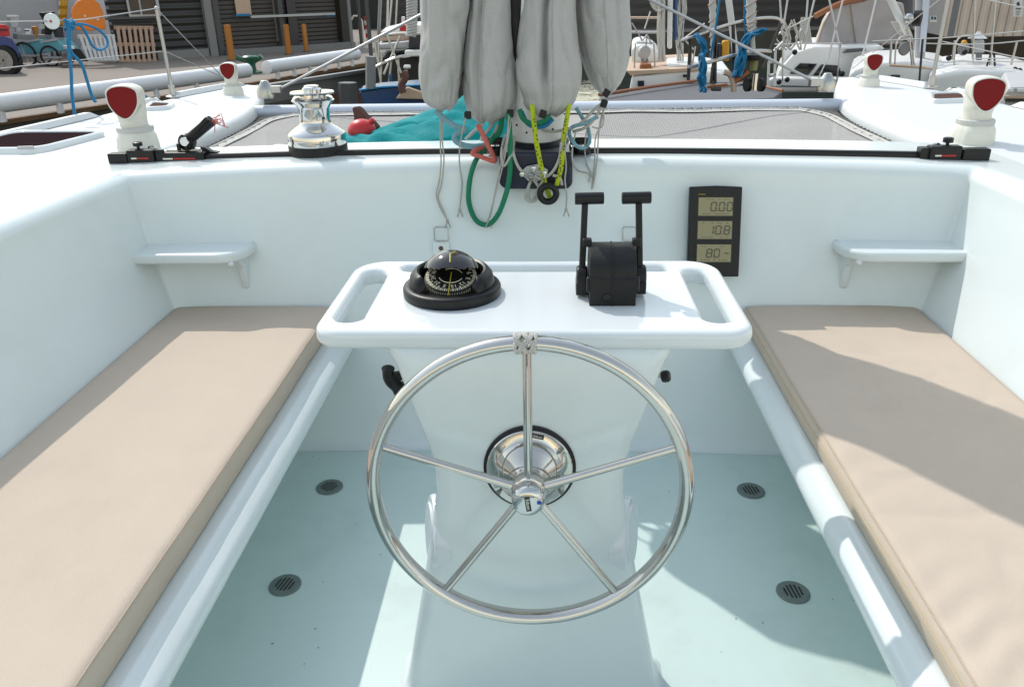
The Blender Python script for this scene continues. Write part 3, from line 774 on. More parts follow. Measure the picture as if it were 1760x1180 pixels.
# ------------------------------------------------------------------ traveller track and cars
tr_ = thing('mast_track', 'long black curved track lying across the deck edge ahead of the cockpit', 'track', (0, 3.2, 1.02))
pts = [AZ(192, 274, 1.012), AZ(400, 268, 1.016), AZ(560, 263, 1.026), AZ(760, 260, 1.03), AZ(930, 259, 1.033), AZ(1130, 259, 1.03), AZ(1330, 261, 1.026), AZ(1560, 265, 1.016), AZ(1694, 267, 1.012)]
P = smooth_path(pts, 6)
R = [[p+V((0, -.016, -.012)), p+V((0, -.016, .004)), p+V((0, -.010, .010)), p+V((0, .010, .010)), p+V((0, .016, .004)), p+V((0, .016, -.012))] for p in P]
MB().rings(R).build('track_rail', M['black'], tr_, ang=20)
for px, py in ((705, 252), (1085, 246), (1297, 247), (480, 253)):
    MB().lathe([(.028, 0), (.028, .006), (.02, .011), (.0001, .011)], AZ(px, py, 1.0), n=20).build('deck_fitting', M['satin'], tr_)
def car_parts(x0, x1, Y, z, h, txt, t, flip=1):
    c = (x0+x1)/2
    b = MB().box((c, Y, z+h/2), (x1-x0, .045, h)).build('car_body', M['black'], t, bevel=.005)
    if txt:
        L_ = (x1-x0)
        MB().box((c-L_*.24, Y-.0235, z+h*.38), (L_*.2, .002, .0055)).build('car_mark', M['markw'], b)
        MB().box((c+L_*.10, Y-.0235, z+h*.38), (L_*.44, .002, .0055)).build('car_mark', M['markred'], b)
    return b
t = thing('track_end_car', 'black end stop and slider with red marks at the left end of the track', 'track car', AZ(230, 275, 1.0))
e0 = AZ(189, 279, 1.0); yy = e0.y; f = lambda px, Y=None: AY(px, 268, yy).x
car_parts(f(189), f(222), yy, .997, .040, False, t)
car_parts(f(222), f(268), yy+.002, .999, .050, True, t)
car_parts(f(268), f(352), yy+.012, 1.000, .036, True, t)
k = AY(238, 256, yy+.01); MB().lathe([(.006, -.03), (.006, .0), (.018, .003), (.018, .016), (.014, .018)], V((k.x, k.y, 1.058)), n=14).build('plunger', M['black'], t)
MB().tube([AY(px, py, yy+.03) for px, py in ((254, 262), (256, 253), (264, 251), (270, 256), (268, 264))], .004, 8).build('shackle', M['chrome'], t)
MB().bar(AY(262, 261, yy), AY(281, 260, yy), .014).build('stop_pin', M['black'], t)
t = thing('toggle_block', 'black cylinder strut with frayed wire end leaning up from the left track', 'block', AZ(320, 262, 1.0))
Yb = yy+.03
MB().prism([AY(px, py, Yb) for px, py in ((285, 270), (300, 262), (318, 260), (336, 262), (352, 270))], (0, .05, 0)).build('saddle', M['black'], t, bevel=.003)
MB().box(AY(318, 257, Yb+.03), (.13, .05, .008)).build('saddle_plate', M['markw'], t, bevel=.002)
for q in ((308, 256), (321, 256)): MB().lathe([(.008, -.005), (.008, .02)], AY(q[0], q[1], Yb), n=12).build('bolt', M['black'], t)
MB().lathe([(.030, -.018), (.033, -.012), (.033, .012), (.030, .018)], AY(322, 244, Yb+.02), V((.3, 1, 0)), 24).build('sheave', M['black'], t)
MB().lathe([(.017, -.022), (.017, -.014)], AY(321, 242, Yb), V((.1, 1, 0)), 16).build('pin', M['chrome'], t)
a_ = AY(327, 238, Yb+.02); b_ = AY(364, 207, Yb+.02)
MB().tube([a_, a_.lerp(b_, .5), b_], .021, 14).build('strut', M['blackm'], t)
MB().bar(a_.lerp(b_, .15)+V((0, -.02, .005)), a_.lerp(b_, .98)+V((-.006, -.02, .012)), .016).build('strut_rib', M['black'], t, bevel=.003)
mb = MB(); rn = random.Random(3)
for k in range(12):
    q = b_+V((rn.uniform(-.016, .016), rn.uniform(-.01, .01), rn.uniform(-.016, .01)))
    mb.tube([q, q+V((rn.uniform(.005, .03), 0, rn.uniform(-.01, .02))), q+V((rn.uniform(.01, .045), 0, rn.uniform(-.04, .015)))], .0018, 5)
o = mb.build('frayed_wires', M['coral'], t); o['kind'] = 'stuff'
MB().prism([AY(px, py, Yb) for px, py in ((343, 252), (352, 254), (362, 260), (374, 262), (374, 264), (356, 266), (348, 262))], (0, .03, 0)).build('cam_lever', M['black'], t, bevel=.003)
t = thing('track_car', 'black slider with red marks at the right end of the track', 'track car', AZ(1640, 265, 1.0))
e1 = AZ(1696, 274, 1.0); yy = e1.y
car_parts(f(1650), f(1697), yy, .997, .044, False, t)
car_parts(f(1594), f(1648), yy+.002, .999, .052, True, t)
car_parts(f(1580), f(1596), yy+.012, 1.000, .044, False, t)
k = AY(1628, 250, yy+.01); MB().lathe([(.006, -.03), (.006, .0), (.018, .003), (.018, .018), (.014, .02)], V((k.x, k.y, 1.058)), n=14).build('plunger', M['black'], t)
MB().tube([AY(px, py, yy+.03) for px, py in ((1600, 256), (1603, 248), (1612, 247), (1618, 252))], .005, 8).build('shackle', M['chrome'], t)

# ------------------------------------------------------------------ winch
WC = AZ(548, 263, 1.016); WC.z = 1.012
s_ = (AY(597, 268, WC.y).x-AY(499, 268, WC.y).x)/2
wn = thing('winch', 'chrome self tailing winch on a black base left of the mast', 'winch', WC)
hz = lambda py: (AY(548, py, WC.y).z - WC.z)
H0 = WC.z
MB().lathe([(s_, -.02), (s_*1.0, hz(248)), (s_*.985, hz(247)), (s_*.9, hz(247))], WC, n=48).build('winch_base', M['blackm'], wn)
B = lambda r_, py: (r_*s_/49, hz(py))
prof = [B(45, 248.5), B(47.5, 247), B(48, 244), B(48, 230), B(47, 227.5), B(43, 224), B(35, 218), B(28.5, 214), B(26, 211), B(25.2, 206), B(25.5, 186), B(28, 181), B(33, 175), B(35, 171.5), B(33, 170), B(20, 170)]
MB().lathe(prof, WC, n=64).build('winch_drum', M['chrome'], wn)
MB().lathe([B(31, 169.5), B(33, 168), B(31, 166), B(22, 165.5), B(22, 161), B(33, 160.5), B(36, 158.5), B(35, 157), B(22, 156.5)], WC, n=48).build('tailer_ring', M['chrome'], wn)
mb = MB()
for k in range(12):
    a_ = 2*PI*k/12; d = V((math.cos(a_), math.sin(a_), 0)); mb.bar(WC+V((0, 0, hz(159.5)))+d*s_*.45, WC+V((0, 0, hz(159.5)))+d*s_*.74, .008, .006)
mb.build('tailer_jaw', M['satin'], wn)
mb = MB(); mb.lathe([B(8, 171), B(8.5, 150), B(7.5, 148), B(3, 147), (.0001, hz(147))], WC+V((0, -s_*.50, 0)), n=20); mb.build('stripper_arm', M['chrome'], wn)
MB().lathe([B(16, 157), B(16, 153), B(13, 151), B(12, 147), B(6, 145.5), (.0001, hz(145.5))], WC, n=32).build('winch_top', M['chrome'], wn)

# ------------------------------------------------------------------ cowl vents
def cowl(px, py, base_w, label, face, z0=.998):
    c = AZ(px, py, z0); c.y += .06; c.z = z0
    S = (AY(px+base_w/2, py, c.y).x - AY(px-base_w/2, py, c.y).x)/2/.095
    t = thing('cowl_vent', label, 'vent', c, 'cream cowl vents with red throats')
    k = lambda q: [(a_*S, b_*S) for a_, b_ in q]
    # base with flat ribs
    R = []
    for rr, z, am in ((.095, 0, .02), (.095, .02, .03), (.090, .06, .03), (.081, .082, .015), (.076, .088, 0)):
        R.append([c+V((math.cos(a_)*rr*(1+am*(1 if math.cos(6*a_+.5) > .3 else -.6)), math.sin(a_)*rr*(1+am*(1 if math.cos(6*a_+.5) > .3 else -.6)), z))*1 if False else c+V((math.cos(a_)*rr*(1+am*max(-.6, min(1, 4*math.cos(6*a_+.5))))*S, math.sin(a_)*rr*(1+am*max(-.6, min(1, 4*math.cos(6*a_+.5))))*S, z*S)) for a_ in [2*PI*i/72 for i in range(72)]])
    MB().rings(R).build('vent_base', M['cream'], t)
    R = []
    for rr, z in ((.072, .086), (.079, .088), (.079, .106), (.074, .110), (.06, .110)):
        R.append([c+V((math.cos(a_)*(rr+(.0022 if (i % 2 and rr > .073) else 0))*S, math.sin(a_)*(rr+(.0022 if (i % 2 and rr > .073) else 0))*S, z*S)) for i, a_ in [(i, 2*PI*i/72) for i in range(72)]])
    MB().rings(R).build('vent_collar', M['creamgrey'], t)
    # hood: neck rises then bends towards the helm and widens
    Rz = Matrix.Rotation(face, 3, 'Z'); R = []; n = 18; rin = []
    path = [(0, .104, 0, .062, .062), (0, .14, 0, .061, .061), (-.002, .175, 6, .064, .065), (.004, .215, 22, .065, .070), (.012, .250, 42, .066, .074), (.000, .260, 64, .067, .080), (-.034, .257, 78, .069, .085), (-.066, .249, 84, .071, .088)]
    path = [(a_, .104+(b_-.104)*.84, cc, d_, e_*(.90 if cc > 30 else 1)) for a_, b_, cc, d_, e_ in path]
    pp = smooth_path([V((a_, b_, cc)) for a_, b_, cc, _, _ in path], 3); pr = smooth_path([V((a_, b_, 0)) for _, _, _, a_, b_ in path], 3)
    def ringat(i, kk=1., dy=0):
        y, z, an = pp[i]; w_, h_ = pr[i].x*kk, pr[i].y*kk; an_ = math.radians(an); out = []
        for k_ in range(40):
            a_ = 2*PI*k_/40; u = math.cos(a_)*w_; v = math.sin(a_)*h_
            if an > 30:
                egg = min(1, (an-30)/50); u *= 1-.30*egg*max(0, -math.sin(a_))**1.2 ; 
                u = math.copysign(abs(u)**(1-.0*egg), u); v = v*(1-.16*egg*max(0, math.sin(a_)))
                if math.sin(a_) > 0: v = abs(v/h_)**(1-.35*egg)*h_
                if math.sin(a_) > 0: u *= 1+.14*egg*math.sin(2*abs(a_ if a_ < PI/2 else PI-a_))
            # ring plane: axis tilts from +z to -y
            q = V((u, y+dy+v*math.cos(an_), z+v*math.sin(an_)))
            out.append(c + (Rz @ q)*S)
        return out
    m_ = len(pp)-1
    R = [ringat(i) for i in range(m_+1)]
    lip = [ringat(m_, 1.0, -.006), ringat(m_, .97, -.010), ringat(m_, .93, -.010), ringat(m_, .90, -.005)]
    MB().rings(R+lip, True, True, False).build('vent_hood', M['cream'], t, ang=70)
    Ri = [ringat(m_, .905, -.0075), ringat(m_, .88, -.0062), ringat(m_, .80, -.0052), ringat(m_, .62, -.0045), ringat(m_, .35, -.004), ringat(m_, .05, -.004)]
    MB().rings(Ri, True, False, True).build('vent_throat', M['red'], t, ang=70)
    return t
cowl(228, 262, 68, 'near left cowl vent with red throat, beside the large smoked hatch', math.radians(4))
cowl(1681, 250, 72, 'near right cowl vent with red throat, behind the right track end', math.radians(-4))
cowl(396, 166, 34, 'far left cowl vent with red throat, out on the left bow', math.radians(2))
cowl(1498, 152, 36, 'far right cowl vent with red throat, out on the right bow', math.radians(-2))

# ------------------------------------------------------------------ deck hatches
def hatch(P, glass, label, rr, z=1.003):
    t = thing('deck_hatch', label, 'hatch', sum(P, V())/4); n = len(P); out = []
    for i in range(n):   # rounded corners
        a_, b_, c_ = P[i-1], P[i], P[(i+1) % n]; d1 = (a_-b_).normalized()*rr; d2 = (c_-b_).normalized()*rr
        for k in range(6):
            u = k/5; out.append((b_+d1)*(1-u)**2 + b_*2*u*(1-u) + (b_+d2)*u*u)
    cc = sum(out, V())/len(out)
    def off(d, h): return [p + (cc-p).normalized()*d + V((0, 0, h)) for p in out]
    MB().rings([off(0, -.01), off(0, .018), off(.008, .027), off(.026, .027), off(.036, .020), off(.036, .0)], True, False, False).build('hatch_frame', M['white'], t, ang=60)
    MB().rings([off(.034, .010), off(.034, .0185), off(.05, .0195)]).build('hatch_lens', glass, t)
    return t
h = hatch([V((-2.06, 3.24, 1.003)), V((-1.99, 3.70, 1.003)), V((-2.47, 3.72, 1.003)), V((-2.50, 3.24, 1.003))], M['hatchglass'], 'large smoked hatch with white frame on the left deck', .09)
MB().bar(AZ(30, 254, 1.03), AZ(58, 253, 1.03), .012).build('hatch_handle', M['lightgrey'], h, bevel=.004)
hatch([AZ(243, 193, 1.0), AZ(290, 191, 1.0), AZ(304, 182, 1.0), AZ(262, 181, 1.0)], M['acrylic_brown'], 'small smoked hatch on the left deck, farther forward', .05)
hatch([AZ(1600, 180, 1.0), AZ(1668, 178, 1.0), AZ(1655, 165, 1.0), AZ(1595, 166, 1.0)], M['acrylic_brown'], 'small smoked hatch on the right deck behind the near cowl vent', .05)

# ------------------------------------------------------------------ mast, bracket
ms = thing('mast', 'white mast foot standing on a navy bracket at the front wall', 'mast', (-.03, 3.06, 1.04))
mx = AY(921, 248, 3.06).x; mb = MB()
def mring(z, k=1.): return [V((mx+.104*k*math.cos(a_)*(1-.08*abs(math.sin(2*a_))), 3.07+.13*k*math.sin(a_), z)) for a_ in [2*PI*i/32 for i in range(32)]]
zb = AY(921, 246, 2.95).z
MB().rings([mring(zb), mring(zb+.02), mring(6.5)]).build('mast_tube', M['alu'], ms)
MB().rings([mring(zb-.05, 1.15), mring(zb-.012, 1.22), mring(zb+.002, 1.12)]).build('mast_collar', M['black'], ms)
bx = [AY(858, 262, 2.84), AY(984, 262, 2.84), AY(984, 318, 2.84), AY(976, 326, 2.84), AY(868, 326, 2.84), AY(858, 318, 2.84)]
MB().prism(bx, (0, .20, .0)).build('mast_bracket', M['navy'], ms, bevel=.012)
for px in (872, 968): MB().lathe([(.008, 0), (.008, .004), (.004, .006)], AY(px, 312, 2.838), V((0, -1, 0)), 14).build('bolt', M['black'], ms)
for k, (px, py) in enumerate(((888, 215), (905, 228), (950, 222))): MB().lathe([(.004, -.002), (.004, .004)], AY(px, py, 2.93), V((0, -1, 0)), 8).build('rivet', M['ink'], ms)
for px in (853, 998):
    t = thing('turning_block', 'black turning block on the %s side of the mast foot' % ('left' if px < 900 else 'right'), 'block', AY(px, 243, 3.02))
    c = AY(px, 243, 3.0)
    MB().lathe([(.036, -.012), (.04, -.006), (.04, .006), (.036, .012)], c, V((0, .25, 1)), 24).build('block_cheek', M['black'], t)
    MB().lathe([(.036, -.012), (.04, -.006), (.04, .006), (.036, .012)], c+V((0, .02, -.036)), V((0, .25, 1)), 24).build('block_cheek', M['black'], t)
    MB().lathe([(.02, -.03), (.02, .02)], c+V((0, .01, -.015)), V((0, .25, 1)), 16).build('sheave', M['chrome'], t)

# ------------------------------------------------------------------ hanging canvas bags
def bag(name, prof, Y, dep, label, seed, pleat=.09, crease=0., aft=.0, fold=0., sfr=.70, cpos=-.35):
    """prof: list of (py, x left px, x right px) from the top down, hanging in plane Y"""
    pts = []
    for py, xl, xr in prof:
        a_ = AY(xl, py, Y); b_ = AY(xr, py, Y); pts.append(V(((a_.x+b_.x)/2, (b_.x-a_.x)/2, a_.z)))
    # carry on upward out of the picture; unseen tops shaped for their shadow
    t0 = pts[0]; up = [V((t0.x*.40, t0.y*1.05, 2.9)), V((t0.x*.45, t0.y*1.05, 2.45)), V((t0.x*.55, t0.y*1.04, 2.1)), V((t0.x*.84, t0.y*1.0, 1.8))]
    S = smooth_path(up+pts, 12); zb_ = pts[-1].z; R = []; n = 96
    for i, p in enumerate(S):
        low = max(0, 1-(p.z-zb_)/.11); d = dep*(p.y/t0.y)**.75; yo = Y+dep + .17*max(0, min(1, (p.z-1.6)/.45))
        bulge = aft*max(0, min(1, (p.z-2.2)/.3))
        ring = []
        for k in range(n):
            a_ = 2*PI*k/n; ca, sa = math.cos(a_), math.sin(a_)
            w_ = 1 + .035*noise.noise(V((ca*1.2+seed, sa*1.2, p.z*3))) + .012*noise.noise(V((ca*4, sa*4+seed, p.z*9)))
            w_ += low*low*pleat*(math.sin(9*a_+seed+3*noise.noise(V((ca, sa, seed))))*.6+.5*math.sin(17*a_+seed*2))
            q = noise.noise(V((ca*1.1+seed*3, sa*.9, p.z*4.5))); w_ -= (.05+fold)*math.exp(-(q*(9-fold*40))**2)*min(1, max(0, 2.5-p.z))
            q = noise.noise(V((ca*2.1-seed*2, sa*1.7, p.z*7+seed))); w_ -= .034*math.exp(-(q*8)**2)
            if crease:
                w_ -= crease*math.exp(-((a_-(1.5*PI+cpos))/.13)**2)*min(1, max(.15, (p.z-zb_)*5))
            dd = d*(1+bulge*2.0) if sa < 0 else d
            ring.append(V((p.x+ca*p.y*w_, yo + sa*dd*w_, p.z+low*.006*math.sin(5*a_+seed))))
        R.append(ring)
    t = thing(name, label, 'canvas bag', (pts[-1].x, Y+dep, zb_), 'grey canvas bags hanging at the mast')
    MB().rings(R).build('bag_cloth', M['canvas'], t, ang=180)
    if seed > 1.5:
        sm_ = [r[int(n*sfr)]+V((0, -.001, 0)) for r in R[:-6]]
        MB().tube(sm_, .0013, 6).build('seam', M['cord'], t)
    return t, pts
def toggle(t, px, py, Y, rot=0):
    Rm = Matrix.Rotation(rot, 3, 'Y')
    tg = MB().box(AY(px, py, Y), (.024, .022, .026), Rm).build('cord_lock', M['black'], t, bevel=.004)
    return tg
bA, _ = bag('canvas_bag', [(-40, 716, 806), (20, 713, 804), (70, 711, 798), (110, 710, 793), (145, 711, 788), (168, 716, 783), (182, 722, 781), (190, 734, 776), (196, 748, 767)], 2.86, .12, 'leftmost plump grey canvas bag gathered at the bottom, in front of the teal cloth', 1.3, aft=.35, fold=.07)
bB, _ = bag('canvas_bag', [(-40, 808, 886), (20, 800, 884), (70, 795, 886), (120, 790, 890), (160, 791, 893), (183, 794, 891), (198, 799, 884), (208, 806, 868), (215, 822, 850)], 2.92, .10, 'second grey canvas bag from the left with a long seam and two black cord locks', 4.1, aft=.5, crease=.26, cpos=-.55, sfr=.71)
bC, _ = bag('canvas_bag', [(-40, 898, 996), (20, 893, 992), (70, 888, 996), (115, 884, 1002), (150, 886, 1000), (172, 894, 993), (186, 896, 987), (197, 905, 975), (205, 920, 960)], 2.86, .12, 'third grey canvas bag from the left with a deep fold, over the mast foot', 7.7, crease=.42, aft=.5, fold=.03, cpos=-.12, sfr=.78)
bD, _ = bag('canvas_bag', [(-40, 990, 1084), (20, 990, 1088), (60, 993, 1091), (95, 999, 1089), (125, 1008, 1083), (145, 1016, 1074), (158, 1026, 1066), (168, 1037, 1053)], 2.95, .12, 'rightmost grey canvas bag tapering down to a black cord lock', 2.9, aft=.5, crease=.14, cpos=.55, sfr=.75)
toggle(bB, 804, 198, 2.88); toggle(bB, 877, 195, 2.88); toggle(bD, 1042, 160, 2.93, .6); toggle(bD, 1038, 178, 2.93, .3); toggle(bC, 933, 196, 2.82, .3)
MB().tube([AY(888, -30, 2.99), AY(889, 60, 2.99), AY(890, 110, 3.0), AY(891, 150, 3.02)], lambda u: .042*(1-u*.75), 12).build('dark_gap_tube', M['blackm'], bB)  # black tapering tube in the gap between second and third bags

# ------------------------------------------------------------------ ropes round the mast
def ry(q):
    Y = min(q[2]+.14, max(q[2], 2.93)); P = AY(q[0], q[1], Y)
    if 850 < q[0] < 992 and P.z < 1.09: Y = min(Y, 2.822)
    elif P.z < 1.0: Y = min(Y, bulk_y(P.x, P.z)-.022)
    return (q[0], q[1], Y)
def rope(name, label, cat, m, r_, pts, group=None, knot=None, k=7, extra=None):
    pts = [ry(q) for q in pts]; extra = [[ry(q) for q in e_] for e_ in extra] if extra else None; knot = ry(knot) if knot else None
    mb = MB(); ptube(mb, pts, r_, 9, k)
    if extra:
        for e_ in extra: ptube(mb, e_, r_, 9, k)
    if knot:
        c = AY(*knot); mb.sphere(c, r_*2.2, 10, (1, 1, 1.2)); 
        for dx in (-.006, .007): mb.tube([c, c+V((dx, 0, -.014)), c+V((dx*1.5, 0, -.026))], r_*.9, 6)
    return tag(mb.build(name, m), label, cat, group)
G = 'ropes and cords dangling at the mast foot'
rope('green_rope', 'thick green rope in a long loop hanging left of the mast bracket', 'rope', M['green'], .0095, [(873, 195, 2.74), (876, 225, 2.70), (877, 262, 2.70), (876, 300, 2.70), (869, 335, 2.70), (855, 370, 2.71), (838, 386, 2.72), (818, 378, 2.72), (806, 348, 2.72), (807, 312, 2.73), (815, 282, 2.75), (826, 264, 2.80), (838, 250, 2.9), (852, 232, 2.97)], G)
rope('hanging_cord', 'double grey cord tied to the bottom of the green loop', 'cord', M['cord'], .0027, [(875, 200, 2.72), (872, 232, 2.68), (866, 262, 2.68), (857, 300, 2.685), (848, 345, 2.69), (840, 376, 2.70)], G, (839, 380, 2.70), extra=[[(878, 205, 2.72), (873, 240, 2.675), (863, 290, 2.68), (851, 335, 2.69), (842, 374, 2.70)]])
yr = rope('yellow_rope', 'bright yellow rope with black flecks passing down to the black ring', 'rope', M['yellow'], .0088, [(914, 180, 2.70), (917, 205, 2.70), (921, 240, 2.70), (927, 272, 2.70), (933, 300, 2.70), (938, 320, 2.70), (943, 334, 2.69), (946, 343, 2.715)], G, extra=[[(978, 180, 2.76), (974, 205, 2.74), (969, 235, 2.73), (967, 262, 2.73), (965, 285, 2.73), (960, 305, 2.725), (957, 318, 2.72)]])
mb = MB(); rn = random.Random(5)
for P in ([(917, 205), (921, 240), (927, 272), (933, 300), (938, 320)], [(974, 205), (969, 235), (967, 262), (965, 285), (960, 305)]):
    Q = smooth_path([V((a_, b_, 0)) for a_, b_ in P], 5)
    for q in Q[::1]:
        Y0 = 2.83 if P[0][0] < 950 else 2.86
        Yf = ry((q.x, q.y, 2.70 if P[0][0] < 950 else 2.735))[2]-.0090
        mb.box(AY(q.x+rn.uniform(-3, 3), q.y, Yf), (.003, .004, .007), Matrix.Rotation(rn.uniform(-1, 1), 3, 'Y'))
o = mb.build('fleck', M['ink'], yr); o['kind'] = 'stuff'
t = thing('thimble_ring', 'black low friction ring hanging on the yellow rope end', 'ring', AY(942, 333, 2.795), G)
c = AY(942, 333, 2.795)
R = []
for i in range(41):
    a_ = 2*PI*i/40; d = V((math.cos(a_), 0, math.sin(a_))); ring = []
    for k in range(14):
        b_ = 2*PI*k/14; ring.append(c + d*(.0285+.0115*math.cos(b_)) + V((0, .016*math.sin(b_), 0)))
    R.append(ring)
MB().rings(R, True, False, False).build('ring_body', M['black'], t)
MB().tube([c+V((math.cos(a_)*.0405, .012, math.sin(a_)*.0405)) for a_ in [PI+PI*i/20 for i in range(21)]], .0022, 6).build('ring_cord', M['whiterope'], t)
t = thing('shackle_cluster', 'stainless shackles and plate tangled on the navy bracket', 'shackle', AY(920, 298, 2.79), G)
P = [AY(px, py, 2.82) for px, py in ((892, 298), (905, 286), (925, 282), (942, 292), (940, 305), (925, 312), (905, 308))]
MB().prism(P, (0, .008, 0)).build('swivel_plate', M['satin'], t, bevel=.002)
for px, py in ((897, 299), (917, 289), (936, 297)):
    q = AY(px, py, 2.818); MB().lathe([(.009, 0), (.008, .008), (.003, .010)], q, V((0, -1, 0)), 14).build('pin', M['steel'], t)
for (px, py), r1 in (((913, 305), .014), ((929, 301), .016)):
    q = AY(px, py, 2.812); MB().tube([q+V((math.cos(a_)*r1, .004*math.sin(3*a_), math.sin(a_)*r1*.8)) for a_ in [2*PI*i/20 for i in range(20)]], .0035, 8, True).build('shackle_bow', M['satin'], t)
rope('looped_cord', 'grey cord tangle knotted round the shackles beside the black ring', 'cord', M['cord'], .0055, [(880, 235, 2.76), (882, 262, 2.76), (890, 285, 2.755), (903, 300, 2.75), (920, 307, 2.745), (938, 304, 2.75), (952, 292, 2.755), (962, 270, 2.76), (965, 245, 2.77)], G, extra=[[(912, 312, 2.745), (905, 330, 2.74), (904, 342, 2.735), (915, 346, 2.735), (925, 338, 2.74), (926, 322, 2.745), (918, 310, 2.75)], [(935, 306, 2.74), (925, 325, 2.735), (914, 345, 2.735), (908, 340, 2.735), (909, 322, 2.74)], [(950, 301, 2.72), (962, 306, 2.70), (966, 318, 2.70)]])
rope('hanging_cord', 'long doubled grey cord hanging under the leftmost bag', 'cord', M['cord'], .0027, [(757, 194, 2.80), (757, 220, 2.78), (757, 250, 2.77), (758, 280, 2.76), (755, 310, 2.76), (750, 335, 2.76), (757, 358, 2.76), (768, 377, 2.76)], G, (769, 380, 2.76), extra=[[(760, 205, 2.79), (760, 240, 2.77), (763, 275, 2.76), (759, 315, 2.76), (753, 340, 2.76), (762, 362, 2.76), (768, 377, 2.76)]])
rope('hanging_cord', 'single grey cord with knotted end under the second bag', 'cord', M['cord'], .0027, [(800, 203, 2.72), (795, 225, 2.74), (790, 255, 2.76), (790, 285, 2.76), (794, 315, 2.76), (792, 340, 2.76), (790, 358, 2.76)], G, (790, 361, 2.76))
rope('hanging_cord', 'grey cord with frayed end hanging in front of the bracket right edge', 'cord', M['cord'], .0027, [(975, 225, 2.74), (971, 255, 2.74), (973, 285, 2.74), (971, 310, 2.74), (974, 335, 2.74), (973, 356, 2.74)], G, (973, 360, 2.74))
rope('hanging_cord', 'doubled grey cord hanging under the rightmost bag', 'cord', M['cord'], .0027, [(1041, 178, 2.80), (1034, 200, 2.79), (1029, 230, 2.78), (1027, 262, 2.78), (1024, 295, 2.78), (1018, 325, 2.78)], G, extra=[[(1040, 180, 2.80), (1032, 215, 2.78), (1023, 240, 2.78), (1022, 280, 2.78), (1017, 325, 2.78)], [(1036, 190, 2.79), (1038, 205, 2.78), (1032, 220, 2.78), (1017, 218, 2.78)]])
rope('hanging_cord', 'thin grey cord hooked sideways right of the bracket with knotted end', 'cord', M['cord'], .0027, [(990, 225, 2.80), (984, 255, 2.79), (985, 280, 2.78), (994, 293, 2.78), (1008, 297, 2.78), (1017, 300, 2.78)], G, (1016, 301, 2.78), extra=[[(1008, 225, 2.80), (1005, 255, 2.79), (1008, 280, 2.78), (1016, 297, 2.78)]])
rope('coral_rope', 'coral red flecked rope bent in a sharp triangle left of the bracket', 'rope', M['coral'], .0085, [(821, 214, 2.76), (830, 232, 2.75), (840, 252, 2.74), (850, 272, 2.74), (848, 277, 2.74), (836, 273, 2.745), (822, 268, 2.75), (812, 264, 2.75), (818, 258, 2.76), (832, 253, 2.80)], G)
rope('pale_blue_rope', 'pale blue hollow rope curling below the leftmost bag', 'rope', M['lblue'], .0105, [(748, 190, 2.82), (765, 205, 2.80), (782, 217, 2.80), (800, 223, 2.80), (790, 226, 2.80), (781, 234, 2.80), (784, 243, 2.81), (798, 250, 2.84), (818, 252, 2.9), (838, 248, 2.95)], G)
rope('blue_green_rope', 'blue and green ropes in a shallow arc under the third bag', 'rope', M['blue'], .0085, [(896, 192, 2.76), (905, 210, 2.76), (920, 218, 2.76), (938, 215, 2.76), (950, 204, 2.76)], G)
rope('green_rope', 'short green rope arc above the blue one under the third bag', 'rope', M['green'], .009, [(893, 188, 2.75), (899, 204, 2.75), (915, 213, 2.75), (934, 209, 2.75), (945, 200, 2.75)], G)
rope('white_rope', 'white and teal rope loops behind the coral rope', 'rope', M['whiterope'], .006, [(852, 205, 3.0), (842, 220, 3.0), (832, 232, 3.0), (828, 240, 3.0), (845, 236, 3.02), (856, 215, 3.02)], G, extra=[[(862, 206, 2.98), (858, 225, 2.98), (848, 240, 2.98)], [(800, 240, 2.98), (815, 226, 2.98), (832, 212, 2.98)]])
rope('green_rope', 'green rope rising behind the coral rope left of the mast', 'rope', M['green'], .010, [(862, 200, 2.96), (860, 222, 2.96), (852, 236, 2.96)], G)
rope('grey_line', 'grey lines running from the rightmost cord lock down to the mast collar', 'rope', M['cord'], .0055, [(1038, 175, 2.80), (1018, 192, 2.85), (998, 212, 2.9), (975, 222, 2.92), (950, 226, 2.92), (932, 222, 2.92)], G, extra=[[(1035, 182, 2.80), (1020, 206, 2.85), (1005, 220, 2.92), (985, 226, 2.95)]])
rope('green_white_rope', 'pale green flecked rope hooked round the right turning block', 'rope', M['lblue'], .007, [(1028, 200, 2.86), (1005, 212, 2.88), (985, 218, 2.9), (978, 230, 2.92), (990, 250, 2.92), (1005, 254, 2.92), (1013, 243, 2.93), (1012, 228, 2.95), (1008, 215, 2.96), (990, 185, 2.97)], G)
rope('grey_line', 'short grey rope crossing the left of the navy bracket', 'rope', M['cord'], .005, [(868, 232, 2.76), (862, 262, 2.76), (866, 285, 2.76), (880, 262, 2.76), (884, 235, 2.77)], G)

# ------------------------------------------------------------------ teal cloth, red ball and anchor on the net
t = thing('teal_cloth', 'crumpled teal sail cloth heaped on the net behind the leftmost bag', 'cloth', (-.4, 3.9, .95))
def tealp(u, v):
    y = 3.44 + .70*v
    xl = -1.20 + .16*v; xr = -.12
    x = xl+(xr-xl)*u
    h_ = (u**1.5)*.34*math.sin(PI*min(1, .08+v*.95))**.8 + .012
    h_ *= max(.0, min(1, (1.02-u)*9)) if u > .9 else 1
    f_ = .030*noise.noise(V((x*3+y*5, y*7, 1)))+.018*noise.noise(V((x*5-y*6, y*9+x*9, 2)))
    q = noise.noise(V((x*2.2+1, (y+x*.55)*6, 5))); f_ -= .035*math.exp(-(q*6)**2)
    q = noise.noise(V((x*4+1, (y+x*.9)*11, 9))); f_ -= .014*math.exp(-(q*6)**2)
    h_ += f_*min(1, u*3+.15)*min(1, v*6, (1-v)*6)
    return V((x+.02*noise.noise(V((x*4, y*4, 3))), y, .925+max(.004, h_) if 0 < v < 1 else .93))
